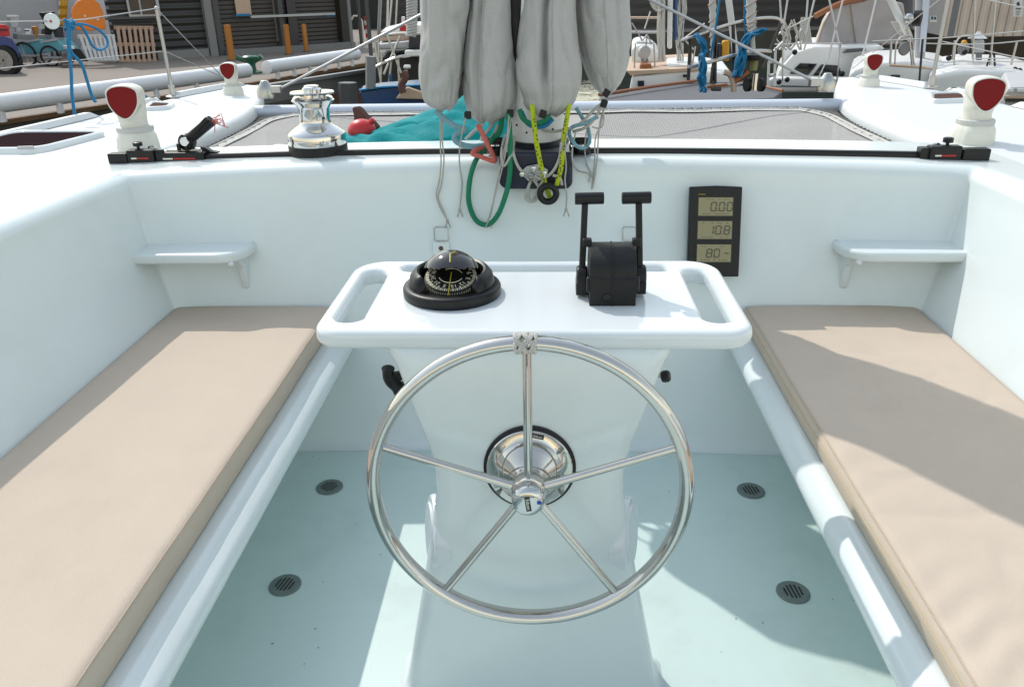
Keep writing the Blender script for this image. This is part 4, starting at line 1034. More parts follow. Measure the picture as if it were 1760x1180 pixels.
MB().grid(tealp, 120, 80).build('cloth_sheet', M['teal'], t, ang=180)
c = AY(622, 224, 3.80)
tag(MB().sphere(c, .058, 28, (1.15, 1, .9)).lathe([(.014, -.01), (.014, .012), (.006, .016)], c+V((.05, 0, .04)), V((.6, 0, .6)), 12).build('fender_ball', M['fender']), 'red vinyl ball lying on the net beside the teal cloth', 'buoy')
t = thing('anchor', 'rusty brown anchor fluke standing up behind the red ball', 'anchor', AY(625, 200, 3.92))
P = [AY(px, py, 3.92) for px, py in ((604, 186), (610, 183), (617, 188), (624, 197), (635, 206), (647, 220), (640, 224), (618, 214), (609, 206))]
MB().prism(P, (0.02, .03, 0)).build('fluke', M['rust'], t, bevel=.006)
MB().tube([AY(615, 213, 3.90), AY(611, 200, 3.94), AY(612, 225, 3.93)], .008, 8).tube([AY(632, 205, 3.92), AY(640, 230, 3.85), AY(600, 238, 3.75)], .011, 8).build('shank', M['rust'], t)

# ------------------------------------------------------------------ blue rope and white disc on the left lifeline
tb = thing('blue_rope', 'bright blue rope knotted on the left lifeline with long tails and a loop', 'rope', AX(120, 40, -2.47))
LXb = -2.47
def pX(L_, dx=0): return smooth_path([AX(a_, b_, LXb+dx) for a_, b_ in L_], 6)
mb = MB()
for k in range(5): 
    c = AX(118+(k % 2)*3, 36+k*3.2, LXb+.01*(k % 2)); mb.tube([c+V((math.cos(a_)*.014, math.sin(a_)*.022, .006*math.sin(a_*2+k))) for a_ in [2*PI*i/12 for i in range(12)]], .0085, 8, True)
mb.build('rope_knot', M['blue'], tb)
for q, r_ in (([(118, 48), (117, 65), (118, 85), (122, 120), (124, 165), (129, 200)], .0085), ([(121, 48), (119, 75), (124, 92), (140, 110), (150, 140), (158, 165), (164, 175)], .0085), ([(126, 42), (145, 42), (170, 52), (184, 68), (183, 80), (172, 86), (160, 80), (150, 62), (140, 46), (126, 42)], .007)):
    MB().tube(pX(q, .012), r_, 8).build('rope_tail', M['blue'], tb)
t = thing('white_disc', 'round white plastic disc threaded on the left lifeline', 'disc', AX(88, 37, -2.5))
MB().lathe([(.037, -.004), (.039, 0), (.037, .004), (.012, .006)], AX(89, 37, -2.5), V((.15, -1, .1)), 28).build('disc_plate', M['white'], t)
MB().lathe([(.006, .005), (.006, .008)], AX(88, 37, -2.5), V((.15, -1, .1)), 10).build('disc_hub', M['markred'], t)
t = thing('blue_cloth', 'bunched blue line on the left hull edge beside the near cowl vent', 'rope', AZ(243, 175, 1.0))
mb = MB()
for k in range(4): mb.tube(pX([(238, 168+k*2), (246, 164+k*3), (252, 170+k*2), (245, 178)], -.02*k), .011, 7)
mb.build('rope_bunch', M['blue'], t)
# ================================================================== MARINA
def sl_(name, pts, Y, d, m, parent=None, bevel=0):
    P = [AY(p[0], p[1], p[2] if len(p) > 2 else Y) for p in pts]
    cx = sum(p.x for p in P)/len(P)
    return MB().prism(P, ((cx-CP.x)/P[0].y*d*(.85 if Y < 20 else 0), d, 0)).build(name, m, parent, bevel=bevel, seg=2)
def rc(x0, y0, x1, y1): return [(x0, y0), (x1, y0), (x1, y1), (x0, y1)]
def pt_(name, pts, Y, r, m, parent=None, k=4, n=6):
    return MB().tube(smooth_path([AY(p[0], p[1], p[2] if len(p) > 2 else Y) for p in pts], k), r, n).build(name, m, parent)

# water
m = bpy.data.materials.new('harbour_water'); m.use_nodes = True; nt = m.node_tree; b = nt.nodes['Principled BSDF']
b.inputs['Base Color'].default_value = (.012, .020, .018, 1); b.inputs['Roughness'].default_value = .06; b.inputs['IOR'].default_value = 1.33
tc = nt.nodes.new('ShaderNodeTexCoord'); nz = nt.nodes.new('ShaderNodeTexNoise'); nz.inputs['Scale'].default_value = 2.2; nz.inputs['Detail'].default_value = 4
bp = nt.nodes.new('ShaderNodeBump'); bp.inputs['Strength'].default_value = .35; bp.inputs['Distance'].default_value = .05
nt.links.new(tc.outputs['Object'], nz.inputs['Vector']); nt.links.new(nz.outputs['Fac'], bp.inputs['Height']); nt.links.new(bp.outputs[0], b.inputs['Normal'])
struct(MB().grid(lambda u, v: V((-1500+3000*u, -1500+3000*v, -1.15)), 6, 6).build('water', m))

# quay
QZ = -.10
E_ = [AZ(-260, 248, QZ), AZ(0, 206, QZ), AZ(200, 176, QZ), AZ(428, 142, QZ), AZ(640, 106, QZ)]
far_ = [V((-2.5, 33.5, QZ)), V((70, 33.5, QZ)), V((70, 160, QZ)), V((-120, 160, QZ)), V((-120, E_[0].y-8, QZ)), V((E_[0].x-3, E_[0].y-8, QZ))]
struct(MB().add(E_+far_, [tuple(range(len(E_)+len(far_)))]).build('quay', M['concrete'], smooth=False))
wl = E_[::1] + [far_[0], far_[1]]
wl = [far_[-1]] + wl
struct(MB().rings([[p+V((0, 0, -.001)) for p in wl], [p+V((0, 0, -2.0)) for p in wl]], False).build('quay_wall', M['quaywall'], smooth=False))
mb = MB(); 
for a_, b_ in zip(wl[:-2], wl[1:-1]):
    mb.bar(a_+V((0, -.03, -.035)), b_+V((0, -.03, -.035)), .12, .07)
struct(mb.build('quay_edge', M['timber']))
mb = MB()
for a_, b_ in zip(wl[3:-2], wl[4:-1]): mb.bar(a_+V((.06, -.08, -.75)), b_+V((.06, -.08, -.75)), .16, .35)
struct(mb.build('quay_waling', M['rusttimber']))

# white barrier pipes
for q, lab in ((((-60, 186), (426, 121)), 'long white barrier pipe along the quay edge, left of the green bollard'), (((458, 116), (613, 93)), 'short white barrier pipe along the quay edge, right of the green bollard')):
    a_ = AZ(*q[0], .16); b_ = AZ(*q[1], .16); t = thing('barrier_pipe', lab, 'barrier', (a_+b_)/2)
    ax = b_-a_; MB().lathe([(.10, 0), (.135, .01), (.135, ax.length-.01), (.10, ax.length)], a_, ax, 24).build('pipe_tube', M['pipe'], t)
    for k in range(6):
        p = a_.lerp(b_, (k+.5)/6); MB().box(p+V((.04, -.03, -.15)), (.07, .10, .22)).build('pipe_foot', M['pipe'], t, bevel=.01)
# green mooring bollard
c = AZ(433, 126, QZ); sc = (AY(446, 110, c.y).x-AY(418, 110, c.y).x)/2
t = thing('mooring_bollard', 'dark green cast iron mooring bollard on the quay edge between the white pipes', 'bollard', c)
MB().lathe([(sc*1.25, 0), (sc*1.25, .03), (sc*.62, .06), (sc*.55, .16), (sc*.62, .24), (sc*.95, .31), (sc*1.0, .35), (sc*.8, .38), (.001, .39)], c, n=28).build('bollard_body', M['bolgreen'], t)
MB().tube([c+V((-sc*1.6, 0, .34)), c+V((-sc*.6, 0, .27)), c+V((sc*.6, 0, .27)), c+V((sc*1.5, 0, .36))], .055, 10).build('bollard_horn', M['bolgreen'], t)

# warehouse
A_ = AZ(196, 108, QZ); B_ = AZ(640, 78, QZ); dW = (B_-A_).normalized(); nW = V((dW.y, -dW.x, 0))
if nW.y > 0: nW = -nW
def PF(px, py, off=0.):
    d = ray(px, py); P0 = A_+nW*off; return CP + d*((P0-CP).dot(nW)/d.dot(nW))
RW3 = Matrix((dW, -nW, V((0, 0, 1)))).transposed()
def facade(name, x0, y0, x1, y1, th, m, parent, off=0., bevel=0):
    """panel on the facade drawn between picture columns x0..x1, standing th proud of it"""
    a_ = PF(x0, (y0+y1)/2, off); b_ = PF(x1, (y0+y1)/2, off); xm = (x0+x1)/2
    z0 = PF(xm, y1, off).z; z1 = PF(xm, y0, off).z
    L_ = (b_-a_).dot(dW); mb = MB()
    o = mb.box((0, 0, 0), (L_, th, z1-z0)).build(name, m, None, bevel=bevel)
    c = (a_+b_)/2; c = V((c.x, c.y, (z0+z1)/2)) + nW*(th/2)
    o.matrix_world = Matrix.Translation(c) @ RW3.to_4x4()
    if parent: o.location = c; o.parent = parent; o.matrix_parent_inverse = PW(parent).inverted(); 
    return o
wb = thing('warehouse', 'dark corrugated warehouse with roller shutters and an open workshop bay behind the quay', 'building', A_)
HT = 2.75
def wallq(a_, b_, y0, y1, th, name, m, par):
    pass
L0 = (B_-A_).length
def wbox(name, s0, s1, z0, z1, d0, d1, m, par=wb, bevel=0):
    """box in facade coordinates: s along the wall, d outward"""
    o = MB().box((0, 0, 0), (s1-s0, d1-d0, z1-z0)).build(name, m, None, bevel=bevel)
    c = A_ + dW*(s0+s1)/2 + nW*(d0+d1)/2; c.z = (z0+z1)/2
    o.parent = par; o.matrix_parent_inverse = PW(par).inverted(); o.location = c; o.rotation_euler = (0, 0, math.atan2(dW.y, dW.x))
    return o
S_ = lambda px, py=60: (PF(px, py)-A_).dot(dW)
wbox('wall', S_(196), S_(357), QZ, HT, -.25, 0, M['corr'])
wbox('wall', S_(357), S_(600), 2.3, HT, -.25, -.02, M['corr'])
wbox('side_wall', S_(600), S_(604), QZ, HT, -12, .05, M['column'])
wbox('roller_shutter', S_(381), S_(478), QZ, 2.3, -.35, -.12, M['shutter'])
wbox('roller_shutter', S_(513), S_(584), QZ, 2.3, -.35, -.12, M['shutter'])
wbox('column', S_(354), S_(367), QZ, HT, -.1, .16, M['grey'])
wbox('column', S_(371), S_(380), QZ, HT, -.1, .12, M['column'])
wbox('column', S_(480), S_(488), QZ, HT, -.1, .14, M['column'])
wbox('column', S_(496), S_(511), QZ, HT, -.1, .10, M['navy'])
wbox('column', S_(586), S_(600), QZ, HT, -.3, .10, M['ink'])  # dark opening beside the shutter, its shade put in as a black box
wbox('wall', S_(488.2), S_(495.8), QZ, HT, -.3, -.02, M['shutter'])
wbox('plinth', S_(262), S_(352), QZ, QZ+.22, .0, .12, M['grey'])
wbox('plinth', S_(381), S_(600), QZ, QZ+.16, .0, .35, M['grey'])
wbox('fascia', S_(196)-.1, S_(600), 2.62, 2.74, .0, .1, M['column'])
# dark openings and window above the pallets
w1 = facade('window', 213, -60, 268, 29, .05, M['lightgrey'], wb, .03)
facade('pane', 217, -60, 233.5, 25, .03, M['window'], wb, .07); facade('pane', 237, -60, 263, 25, .03, M['window'], wb, .07)
facade('sill', 180, 29, 270, 33, .06, M['column'], wb, .03)
w2 = facade('window', 402, -30, 428, 26, .04, M['tan'], wb, -.06); facade('wall_pole', 430, 24.5, 575, 28.5, .05, M['lightgrey'], wb, .2)
facade('wall_pole', 405, 24, 428, 28, .05, M['blue'], wb, .2); facade('wall_pole', 560, 24, 574, 28.5, .06, M['bluesolid'], wb, .19)
# workshop bay: side and back walls, floor edge
sL = S_(-90)
wbox('bay_back_wall', sL, S_(196), QZ, HT, -5.2, -5.0, M['inner'])
wbox('bay_side_wall', S_(196), S_(196)+.2, QZ, HT, -5.0, -.26, M['inner'])
wbox('bay_pillar', sL-.3, sL, QZ, HT, -5.2, .05, M['column'])
wbox('roof', S_(196)-.2, S_(604)+.2, HT, HT+.12, -12, .15, M['column'])
wbox('dark_door', S_(196)-2.9, S_(196)-1.9, QZ, 2.4, -4.99, -4.9, M['ink'])

# posts along the warehouse
def post(px0, py0, px1, py1, m, label, cat='bollard', r=.065, name='bollard_post'):
    c = AZ(px0, py0, QZ); top = AY(px1, py1, c.y); 
    t = thing(name, label, cat, c, 'orange posts along the warehouse')
    h = top.z-c.z
    MB().lathe([(r, 0), (r, h-.03), (r*.75, h-.008), (.001, h)], c, n=16).build('post_tube', m, t)
    MB().lathe([(r*1.6, 0), (r*1.6, .02), (r, .021)], c, n=16).build('post_plate', M['column'], t)
    return t
post(399, 104, 391, 42, M['postor'], 'orange steel bollard post, nearest, just right of the grey column', r=.09)
post(497, 94, 492, 42, M['postor'], 'orange bollard post left of the navy pillar', r=.085)
post(527, 89, 522, 41, M['postor'], 'orange bollard post in front of the middle roller shutter', r=.07)
post(596, 79, 591, 40, M['postor'], 'orange bollard post at the right end of the shutters', r=.075)
post(604, 77, 602, 30, M['postor'], 'rusty orange post behind the grey gate pole', r=.05)
t = post(622, 74, 617, 38, M['postor'], 'orange post inside a white hoop near the red and white marker', r=.075)
c = AZ(620, 75, QZ); MB().tube([c+V((-.28, 0, 0)), c+V((-.28, 0, .72)), c+V((-.16, 0, .88)), c+V((.0, 0, .88)), c+V((.12, 0, .72)), c+V((.12, 0, 0))], .03, 8).build('white_hoop', M['boatwhite'], t)
c = AZ(634, 72, QZ); t = thing('marker_post', 'red and white striped marker post at the end of the quay', 'post', c)
for k in range(6): MB().lathe([(.10, .0), (.10, .14)], c+V((0, 0, .14*k)), n=14).build('stripe', M['markred'] if k % 2 else M['boatwhite'], t)
for px, py, py0, m_ in ((606, 84, -40, M['grey']), (622, 80, -40, M['column']), (638, 98, -40, M['column'])):
    c = AZ(px, py, QZ); tp = AY(px-8, py0, c.y)
    tag(MB().tube([c, V((c.x, c.y, tp.z))], .055, 10).build('gate_pole', m_), {606: 'pale grey gate pole beside the last orange posts', 622: 'dark gate pole behind the white hoop', 638: 'dark gate pole at the quay corner, rightmost of three'}[px], 'pole', 'gate poles at the quay corner')

# pallets and boards against the warehouse
def pallet(P, m, label, n, horiz=(.0, .5, 1.)):
    """P: picture corners tl, tr, br, bl; stands just off the wall"""
    q = [PF(px, py, .22) for px, py in P]; q[2] = q[2]+nW*.14; q[3] = q[3]+nW*.14
    t = thing('pallet', label, 'pallet', (q[2]+q[3])/2)
    mb = MB()
    for k in range(n):
        u = (k+.5)/n; wd = (q[1]-q[0]).length/n*.55
        o = MB().bar(q[0].lerp(q[1], u), q[3].lerp(q[2], u), wd, .025, nW).build('slat', m, t)
    for v in horiz:
        a_ = q[0].lerp(q[3], v*.94+.03)-nW*.06; b_ = q[1].lerp(q[2], v*.94+.03)-nW*.06
        MB().bar(a_, b_, .09, .08, nW).build('bearer', m, t)
pallet([(197, 46), (264, 46), (268, 107), (203, 106)], M['wood'], 'brown wooden pallet leaning upright on the warehouse wall', 7)
pallet([(134, 62), (198, 61), (203, 103), (146, 104)], M['woodw'], 'pale grey slatted pallet leaning beside the brown pallet', 8)
sb = [(122, 40), (121, 25), (124, 12), (132, 2), (146, -4), (160, -2), (170, 8), (176, 22), (181, 50), (158, 53), (130, 52)]
t = thing('rescue_board', 'rounded orange board standing against the warehouse wall above the pale pallet', 'board', PF(150, 50, .3))
q = [PF(px, py, .35) for px, py in sb]; MB().prism(q, nW*.09).build('board_shell', M['orange'], t, bevel=.03)
for px in (146, 168): MB().lathe([(.03, 0), (.02, .02)], PF(px, 34 if px > 150 else 28, .45), nW, 10).build('board_plug', M['cream'], t)
t = thing('air_bed', 'ribbed yellow pad leaning in the workshop doorway', 'pad', PF(106, 45, -.2))
q = [PF(px, py, -.2) for px, py in ((102, -10), (116, -10), (112, 46), (99, 44))]; MB().prism(q, nW*.12).build('pad_body', M['yellowpad'], t, bevel=.03)
# workshop clutter inside the bay
def clutter(name, pts, off, th, m, label, cat, extra=None):
    q = [PF(px, py, off) for px, py in pts]; t = thing(name, label, cat, q[0])
    MB().prism(q, nW*th).build('body', m, t, bevel=.012)
    if extra:
        for e_ in extra:
            q = [PF(px, py, off+th+.005) for px, py in e_[0]]; MB().prism(q, nW*e_[2]).build(e_[3], e_[1], t)
    return t
clutter('laundry_basket', [(11, 27), (27, 27), (25, 47), (13, 47)], -1.5, .4, M['lightgrey'], 'pale grey basket on the left of the workshop bay', 'basket', [(rc(11, 26, 27, 29), M['boatwhite'], .03, 'basket_rim')])
clutter('outboard_motor', [(66, 22), (88, 20), (90, 40), (82, 60), (70, 58), (74, 36)], -1.2, .35, M['blackm'], 'black outboard motor standing in the workshop bay', 'engine', [(rc(67, 42, 76, 50), M['lightgrey'], .03, 'engine_panel')])
clutter('orange_crane', [(53, 46), (61, 45), (63, 52), (62, 67), (57, 67), (56, 54)], -1.0, .2, M['postor'], 'small orange jack stand behind the turquoise trolleys', 'stand')
clutter('paint_tin', [(41, 50), (51, 50), (50, 60), (42, 60)], -1.1, .2, M['boatwhite'], 'white tin with a blue band behind the trolleys', 'tin', [(rc(42, 52, 50, 54), M['bluesolid'], .01, 'tin_band')])
clutter('paint_tin', [(25, 48), (34, 48), (34, 55), (25, 55)], -1.1, .2, M['lightgrey'], 'grey tin left of the white tin', 'tin')
clutter('work_bench', [(22, 58), (80, 60), (80, 68), (22, 67)], -1.3, .5, M['grey'], 'low grey bench across the workshop bay', 'bench')
clutter('blue_bin', [(88, 44), (101, 47), (103, 64), (94, 64)], -.6, .4, M['navy'], 'dark blue bin beside the ribbed yellow pad', 'bin')
clutter('red_toolbox', [(99, 103), (118, 103), (118, 109), (99, 109)], .35, .3, M['rusttimber'], 'rusty red box on the ground under the trolley end', 'box')
clutter('white_crate', [(108, 78), (122, 78), (123, 84), (109, 84)], .2, .3, M['boatwhite'], 'white crate behind the blue rope', 'crate')
clutter('coiled_hose', [(120, 82), (132, 84), (142, 98), (146, 104), (136, 105), (124, 98)], .1, .3, M['blackm'], 'black hose heap at the foot of the pale pallet', 'hose')

# trolleys
def trolley(px, py, r_px, tub, label):
    c = AZ(px, py+r_px, QZ); Y = c.y; t = thing('hand_trolley', label, 'trolley', c, 'turquoise boat trolleys')
    R = (AY(px, py-r_px, Y).z-AY(px, py+r_px, Y).z)/2; cc = AY(px, py, Y)
    for dy in (0, .75):
        w_ = MB().tube([cc+V((math.cos(a_)*R, dy, math.sin(a_)*R)) for a_ in [2*PI*i/40 for i in range(40)]], .025, 8, True).build('wheel_tyre', M['tyre'], t)
        for k in range(14):
            a_ = 2*PI*k/14; MB().tube([cc+V((0, dy, 0)), cc+V((math.cos(a_)*R, dy, math.sin(a_)*R))], .004, 4).build('spoke', M['rail'], w_)
    MB().prism([AY(a_, b_, Y+.06) for a_, b_ in tub], (0, .62, 0)).build('tub', M['trolley'], t, bevel=.02)
    MB().bar(AY(tub[0][0], tub[0][1], Y+.04), AY(tub[1][0], tub[1][1], Y+.04), .05).build('tub_rim', M['lightgrey'], t)
    MB().bar(AY(px-12, py+2, Y-.03), AY(px+20, py+2, Y-.03), .04).build('axle_rail', M['lightgrey'], t)
    MB().bar(AY(px+18, py-8, Y+.3), AY(px+19, py+15, Y+.3), .03).build('prop_leg', M['grey'], t)
trolley(43, 94, 20, [(24, 76), (67, 68), (82, 90), (58, 94), (30, 93)], 'turquoise trolley on bicycle wheels, nearest the blue car')
trolley(86, 97, 17, [(72, 72), (98, 68), (116, 87), (82, 90)], 'turquoise trolley on bicycle wheels behind the blue rope tails')

# blue car at the left edge
CY = AZ(14, 128, QZ).y; ct = thing('parked_car', 'dark blue car parked on the quay, cut by the left edge', 'car', AZ(14, 128, QZ))
zc = lambda py: AY(10, py, CY).z
xc = lambda px: AY(px, 100, CY).x
body = [(-190, 122), (-190, 84), (-150, 74), (-120, 48), (-60, 44), (-30, 60), (8, 63), (20, 67), (28, 78), (33, 96), (32, 106), (28, 118)]
arch = [(26, 122)]
cx_, cz_ = 6, 101
Pb = [AY(a_, b_, CY) for a_, b_ in body]
for k in range(11):
    a_ = math.radians(8+164*k/10); Pb.append(AY(cx_+27*math.cos(a_), cz_+6-29*math.sin(a_)+12*0, CY))
Pb.append(AY(-24, 122, CY))
MB().prism(Pb, (-1.15, 1.5, 0)).build('car_body', M['carblue'], ct, bevel=.05)
MB().prism([AY(a_, b_, CY-.005) for a_, b_ in ((-138, 74), (-116, 53), (-64, 50), (-42, 66), (-60, 72))], (0, .02, 0)).build('side_window', M['window'], ct)
MB().lathe([(.001, .0), (.32, 0), (.34, .03), (.34, .2), (.001, .2)], AY(cx_, 104, CY-.02), V((0, 1, 0)), 32).build('tyre', M['tyre'], ct)
rm = MB().lathe([(.23, -.012), (.235, -.02), (.20, -.02), (.19, .0)], AY(cx_, 104, CY-.02), V((0, 1, 0)), 32).build('rim', M['rim'], ct)
for k in range(10):
    a_ = 2*PI*k/10+.13*(k % 2); c = AY(cx_, 104, CY-.03); MB().bar(c, c+V((math.cos(a_)*.2, 0, math.sin(a_)*.2)), .022, .02, V((0, 1, 0))).build('rim_spoke', M['rim'], rm)
t = clutter('life_jacket', [(-8, 42), (6, 42), (12, 48), (13, 62), (-8, 62)], .9, .25, M['markred'], 'red life jackets with a dark belt hung behind the blue car', 'life jacket', [(rc(-8, 50, 13, 53), M['navy'], .02, 'belt')])

# pontoon between quay and boats, piles
t = thing('pontoon', 'grey concrete pontoon running behind the winch below the quay', 'pontoon', AY(540, 150, 14))
MB().prism([AY(380, 165, 10.5), AY(700, 113, 16), AY(700, 135, 16), AY(380, 192, 10.5)], (.05, .9, 0)).build('pontoon_side', M['ramp'], t)
MB().bar(AY(380, 165, 10.5)+V((0, .05, .03)), AY(700, 113, 16)+V((0, .05, .03)), .12, .05).build('pontoon_trim', M['grey'], t)
tag(pt_('dock_pile', [(597, 142), (600, 185)], 12, .14, M['column']), 'dark pile standing in the water under the pontoon', 'pile')

# blue boat and the cruiser behind the mast, left side
t = thing('blue_boat', 'low blue wooden boat moored just beyond the beam, left of the bags', 'boat', AY(665, 160, 8))
sl_('hull', [(617, 157), (655, 151), (720, 146), (760, 146), (760, 185), (626, 185)], 8, .5, M['hullblue'], t, .02)
sl_('gunwale', [(617, 154.5), (655, 149), (760, 143.5), (760, 146), (655, 151.5), (618, 157)], 7.97, .08, M['blue'], t)
sl_('foredeck', [(690, 158), (700, 150), (730, 160), (760, 165), (760, 172), (680, 170)], 7.9, .3, M['tan'], t, .01)
pt_('anchor_fluke', [(692, 124), (696, 134), (690, 146), (693, 160)], 7.8, .035, M['rust'], t); sl_('bow_roller', [(692, 124), (700, 121), (703, 134), (696, 137)], 7.8, .1, M['rust'], t, .01)
pt_('handrail', [(637, 152), (637, 97)], 8, .05, M['grey'], t)
t = thing('motor_cruiser', 'white and beige cruiser with rails and furled sail half hidden by the leftmost bag', 'boat', AY(690, 100, 13))
sl_('cabin_side', [(655, 60), (700, 58), (760, 57), (760, 70), (652, 71)], 13, 1.5, M['tan'], t, .02)
sl_('coaming', [(648, 76), (700, 71), (760, 70), (760, 82), (650, 86)], 12.8, 1.8, M['lightgrey'], t, .03)
sl_('cabin_roof', [(655, 54), (690, 46), (760, 40), (760, 56), (655, 58)], 13.3, 1.5, M['boatwhite'], t, .03)
sl_('spray_hood', [(703, 60), (760, 55), (760, 84), (702, 84)], 12.7, .5, M['navy'], t, .02)
sl_('winch_box', [(695, 87), (760, 84), (760, 100), (696, 98)], 12.6, .6, M['boatwhite'], t, .03)
sl_('hull', [(640, 100), (760, 92), (760, 150), (648, 148)], 12.9, 2, M['ink'], t)
pt_('top_rail', [(660, 61), (690, 58), (760, 58)], 12.5, .022, M['rail'], t); pt_('lower_rail', [(642, 117), (690, 97), (760, 95)], 12.3, .022, M['rail'], t)
for a_, b_ in (((644, 70), (656, 150)), ((656, 90), (654, 150)), ((665, 60), (690, 128)), ((660, 128), (688, 62)), ((684, 100), (686, 140)), ((673, 100), (668, 150)), ((650, 62), (651, 110))): pt_('rail_post', [a_, b_], 12.4, .018, M['rail'], t)
sl_('blue_fender', rc(668, 128, 674, 150), 12.2, .2, M['bluesolid'], t, .03); sl_('fender', rc(693, 113, 706, 119), 12.2, .2, M['boatwhite'], t, .03)
sl_('red_cooler', [(688, 44), (698, 44), (699, 54), (686, 54)], 12.6, .2, M['markred'], t, .01); sl_('lamp', rc(690, 29, 696, 40), 12.8, .1, M['boatwhite'], t, .01)
pt_('furled_sail', [(708, -40), (708, 40), (706, 62)], 12.0, .075, M['furl'], t, n=10)
for k in range(14): MB().tube([AY(708, -4+k*5, 12.0)+V((math.cos(a_)*.078, math.sin(a_)*.078, .012*math.cos(a_))) for a_ in [2*PI*i/12 for i in range(12)]], .008, 5, True).build('sail_tie', M['lightgrey'], t)
# dark shed farther off with thin masts in front
t = thing('far_shed', 'dark green black shed beyond the quay corner, left of the bags', 'building', AY(660, 60, 40))
sl_('wall', [(596, -120), (800, -120), (800, 62), (596, 66)], 40, 6, M['shedwall2'], t); sl_('door_panel', rc(604, -20, 655, 58), 39.95, .05, M['ink'], t)
G2 = 'thin masts and stays left of the bags'
for i, (a_, b_, m_, r_) in enumerate((((655, -30), (649, 100), M['grey'], .03), ((668, -30), (664, 85), M['rail'], .02), ((676, -30), (668, 60), M['rail'], .018), ((684, -30), (679, 70), M['rail'], .018))):
    tag(pt_('mast_stay', [a_, b_], 14+i*.5, r_, m_), ['thickest grey mast pole left of the bags, beside the gate poles', 'thin vertical stay, second from the left of the cruiser rigging', 'thin slanting stay in the middle of the cruiser rigging', 'thin stay nearest the furled sail left of the bags'][i], 'stay', G2)

# ------------------------------------------------------------------ right side boats
# big dark shed and beige shed
t = thing('grey_shed', 'large dark grey shed wall behind the boats right of the bags', 'building', AY(1300, 80, 36))
sl_('wall', [(1060, -160), (1640, -160), (1640, 92), (1060, 95)], 36, 8, M['shedwall2'], t)
sl_('wall_rail', [(1060, 54), (1640, 50), (1640, 52.5), (1060, 57)], 35.85, .15, M['ink'], t)
t = thing('beige_shed', 'beige ribbed metal shed at the upper right', 'building', AY(1680, 100, 28))
a_ = AY(1628, 60, 28); b0 = AY(1588, 60, 33)
shz = 8
for nm, p, q_, m_ in (('front_wall', V((a_.x, 28, QZ)), V((a_.x+26, 26.5, QZ)), M['shedwall']), ('side_wall', V((b0.x, 36, QZ)), V((a_.x, 28, QZ)), M['grey'])):  # side wall of the beige shed in grey: its shade is in the colour
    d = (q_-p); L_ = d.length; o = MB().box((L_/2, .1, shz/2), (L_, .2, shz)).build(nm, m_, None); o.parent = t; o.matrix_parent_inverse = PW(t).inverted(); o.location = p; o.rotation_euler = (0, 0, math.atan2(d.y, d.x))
t2 = thing('wall_sign', 'white notice with black figure and lines on the beige shed', 'sign', AY(1748, 15, 26.9)); yS = 27.2
sl_('sign_board', [(1743, 0), (1758, 0), (1757, 29), (1742, 29)], yS, .03, M['boatwhite'], t2)
sl_('sign_figure', [(1748, 5), (1752, 3), (1753, 12), (1747, 12)], yS-.01, .008, M['ink'], t2); sl_('sign_band', rc(1746, 14.5, 1755, 16.5), yS-.01, .008, M['ink'], t2)
for k in range(3): sl_('sign_line', rc(1746, 19+3*k, 1754 - k, 20.3+3*k), yS-.01, .008, M['grey'], t2)
t2 = thing('small_sign', 'small blue and white notice on the shaded corner of the beige shed', 'sign', AY(1605, 33, 29))
sl_('sign_board', rc(1600, 28, 1610, 38), 27.6, .03, M['boatwhite'], t2); sl_('sign_band', rc(1600.5, 28.5, 1604, 34), 27.58, .01, M['bluesolid'], t2); sl_('sign_figure', rc(1606, 29, 1609, 34), 27.58, .01, M['navy'], t2)

# K: dark decked yacht with pulpit and blue ropes
K = thing('wooden_yacht', 'dark decked yacht with varnished rail, steel pulpit and furled sails just beyond the beam', 'sailboat', AY(1250, 160, 8.5))
O = [AZ(px, py, .42) for px, py in ((1030, 166), (1120, 152), (1210, 139), (1290, 141), (1345, 158), (1330, 168), (1180, 178), (1030, 185))]
MB().prism(O, (0, 0, -1.4)).build('hull', M['darkdeck'], K, bevel=.02)
MB().tube([AZ(px, py, .47) for px, py in ((1030, 163), (1120, 149), (1205, 137.5))], .020, 8).build('teak_rail', M['teak'], K)
MB().tube([AZ(px, py, .45) for px, py in ((1216, 150), (1280, 141), (1345, 156))], .016, 8).build('teak_rail', M['teak'], K)
for pts, nm, rr in (([(1171, 70), (1200, 60), (1232, 49), (1262, 40), (1290, 34), (1320, 31), (1338, 33), (1344, 40)], 'pulpit_rail', .016), ([(1182, 116), (1230, 104), (1270, 93), (1300, 88), (1326, 89)], 'pulpit_rail', .02), ([(1216, 147), (1250, 146), (1290, 144)], 'foot_rail', .016)): pt_(nm, pts, 8.6, rr, M['rail'], K)
for a_, b_ in (((1187, 66), (1183, 138)), ((1229, 52), (1229, 146)), ((1260, 42), (1263, 142)), ((1343, 38), (1312, 118)), ((1171, 72), (1212, 42)), ((1234, 49), (1222, 145))): pt_('pulpit_post', [a_, b_], 8.62, .018, M['darkrail'], K)
def furl(pts, Y, r0, r1, K_, bands):
    P = smooth_path([AY(a_, b_, Y) for a_, b_ in pts], 8); o = MB().tube(P, lambda u: r0+(r1-r0)*u+.006*math.sin(u*90), 12).build('furled_sail', M['furl'], K_)
    for k in range(bands):
        p = P[int((k+.5)/bands*(len(P)-1))]; rr = r0+(r1-r0)*(k+.5)/bands+.005
        MB().tube([p+V((math.cos(a_)*rr, math.sin(a_)*rr, .03*math.cos(a_))) for a_ in [2*PI*i/12 for i in range(12)]], .005, 5, True).build('sail_seam', M['tan'], o)
furl([(1290, -40), (1291, 20), (1292, 50), (1293, 64)], 8.5, .055, .030, K, 9); pt_('forestay_foil', [(1293, 62), (1295, 88)], 8.5, .022, M['boatwhite'], K)
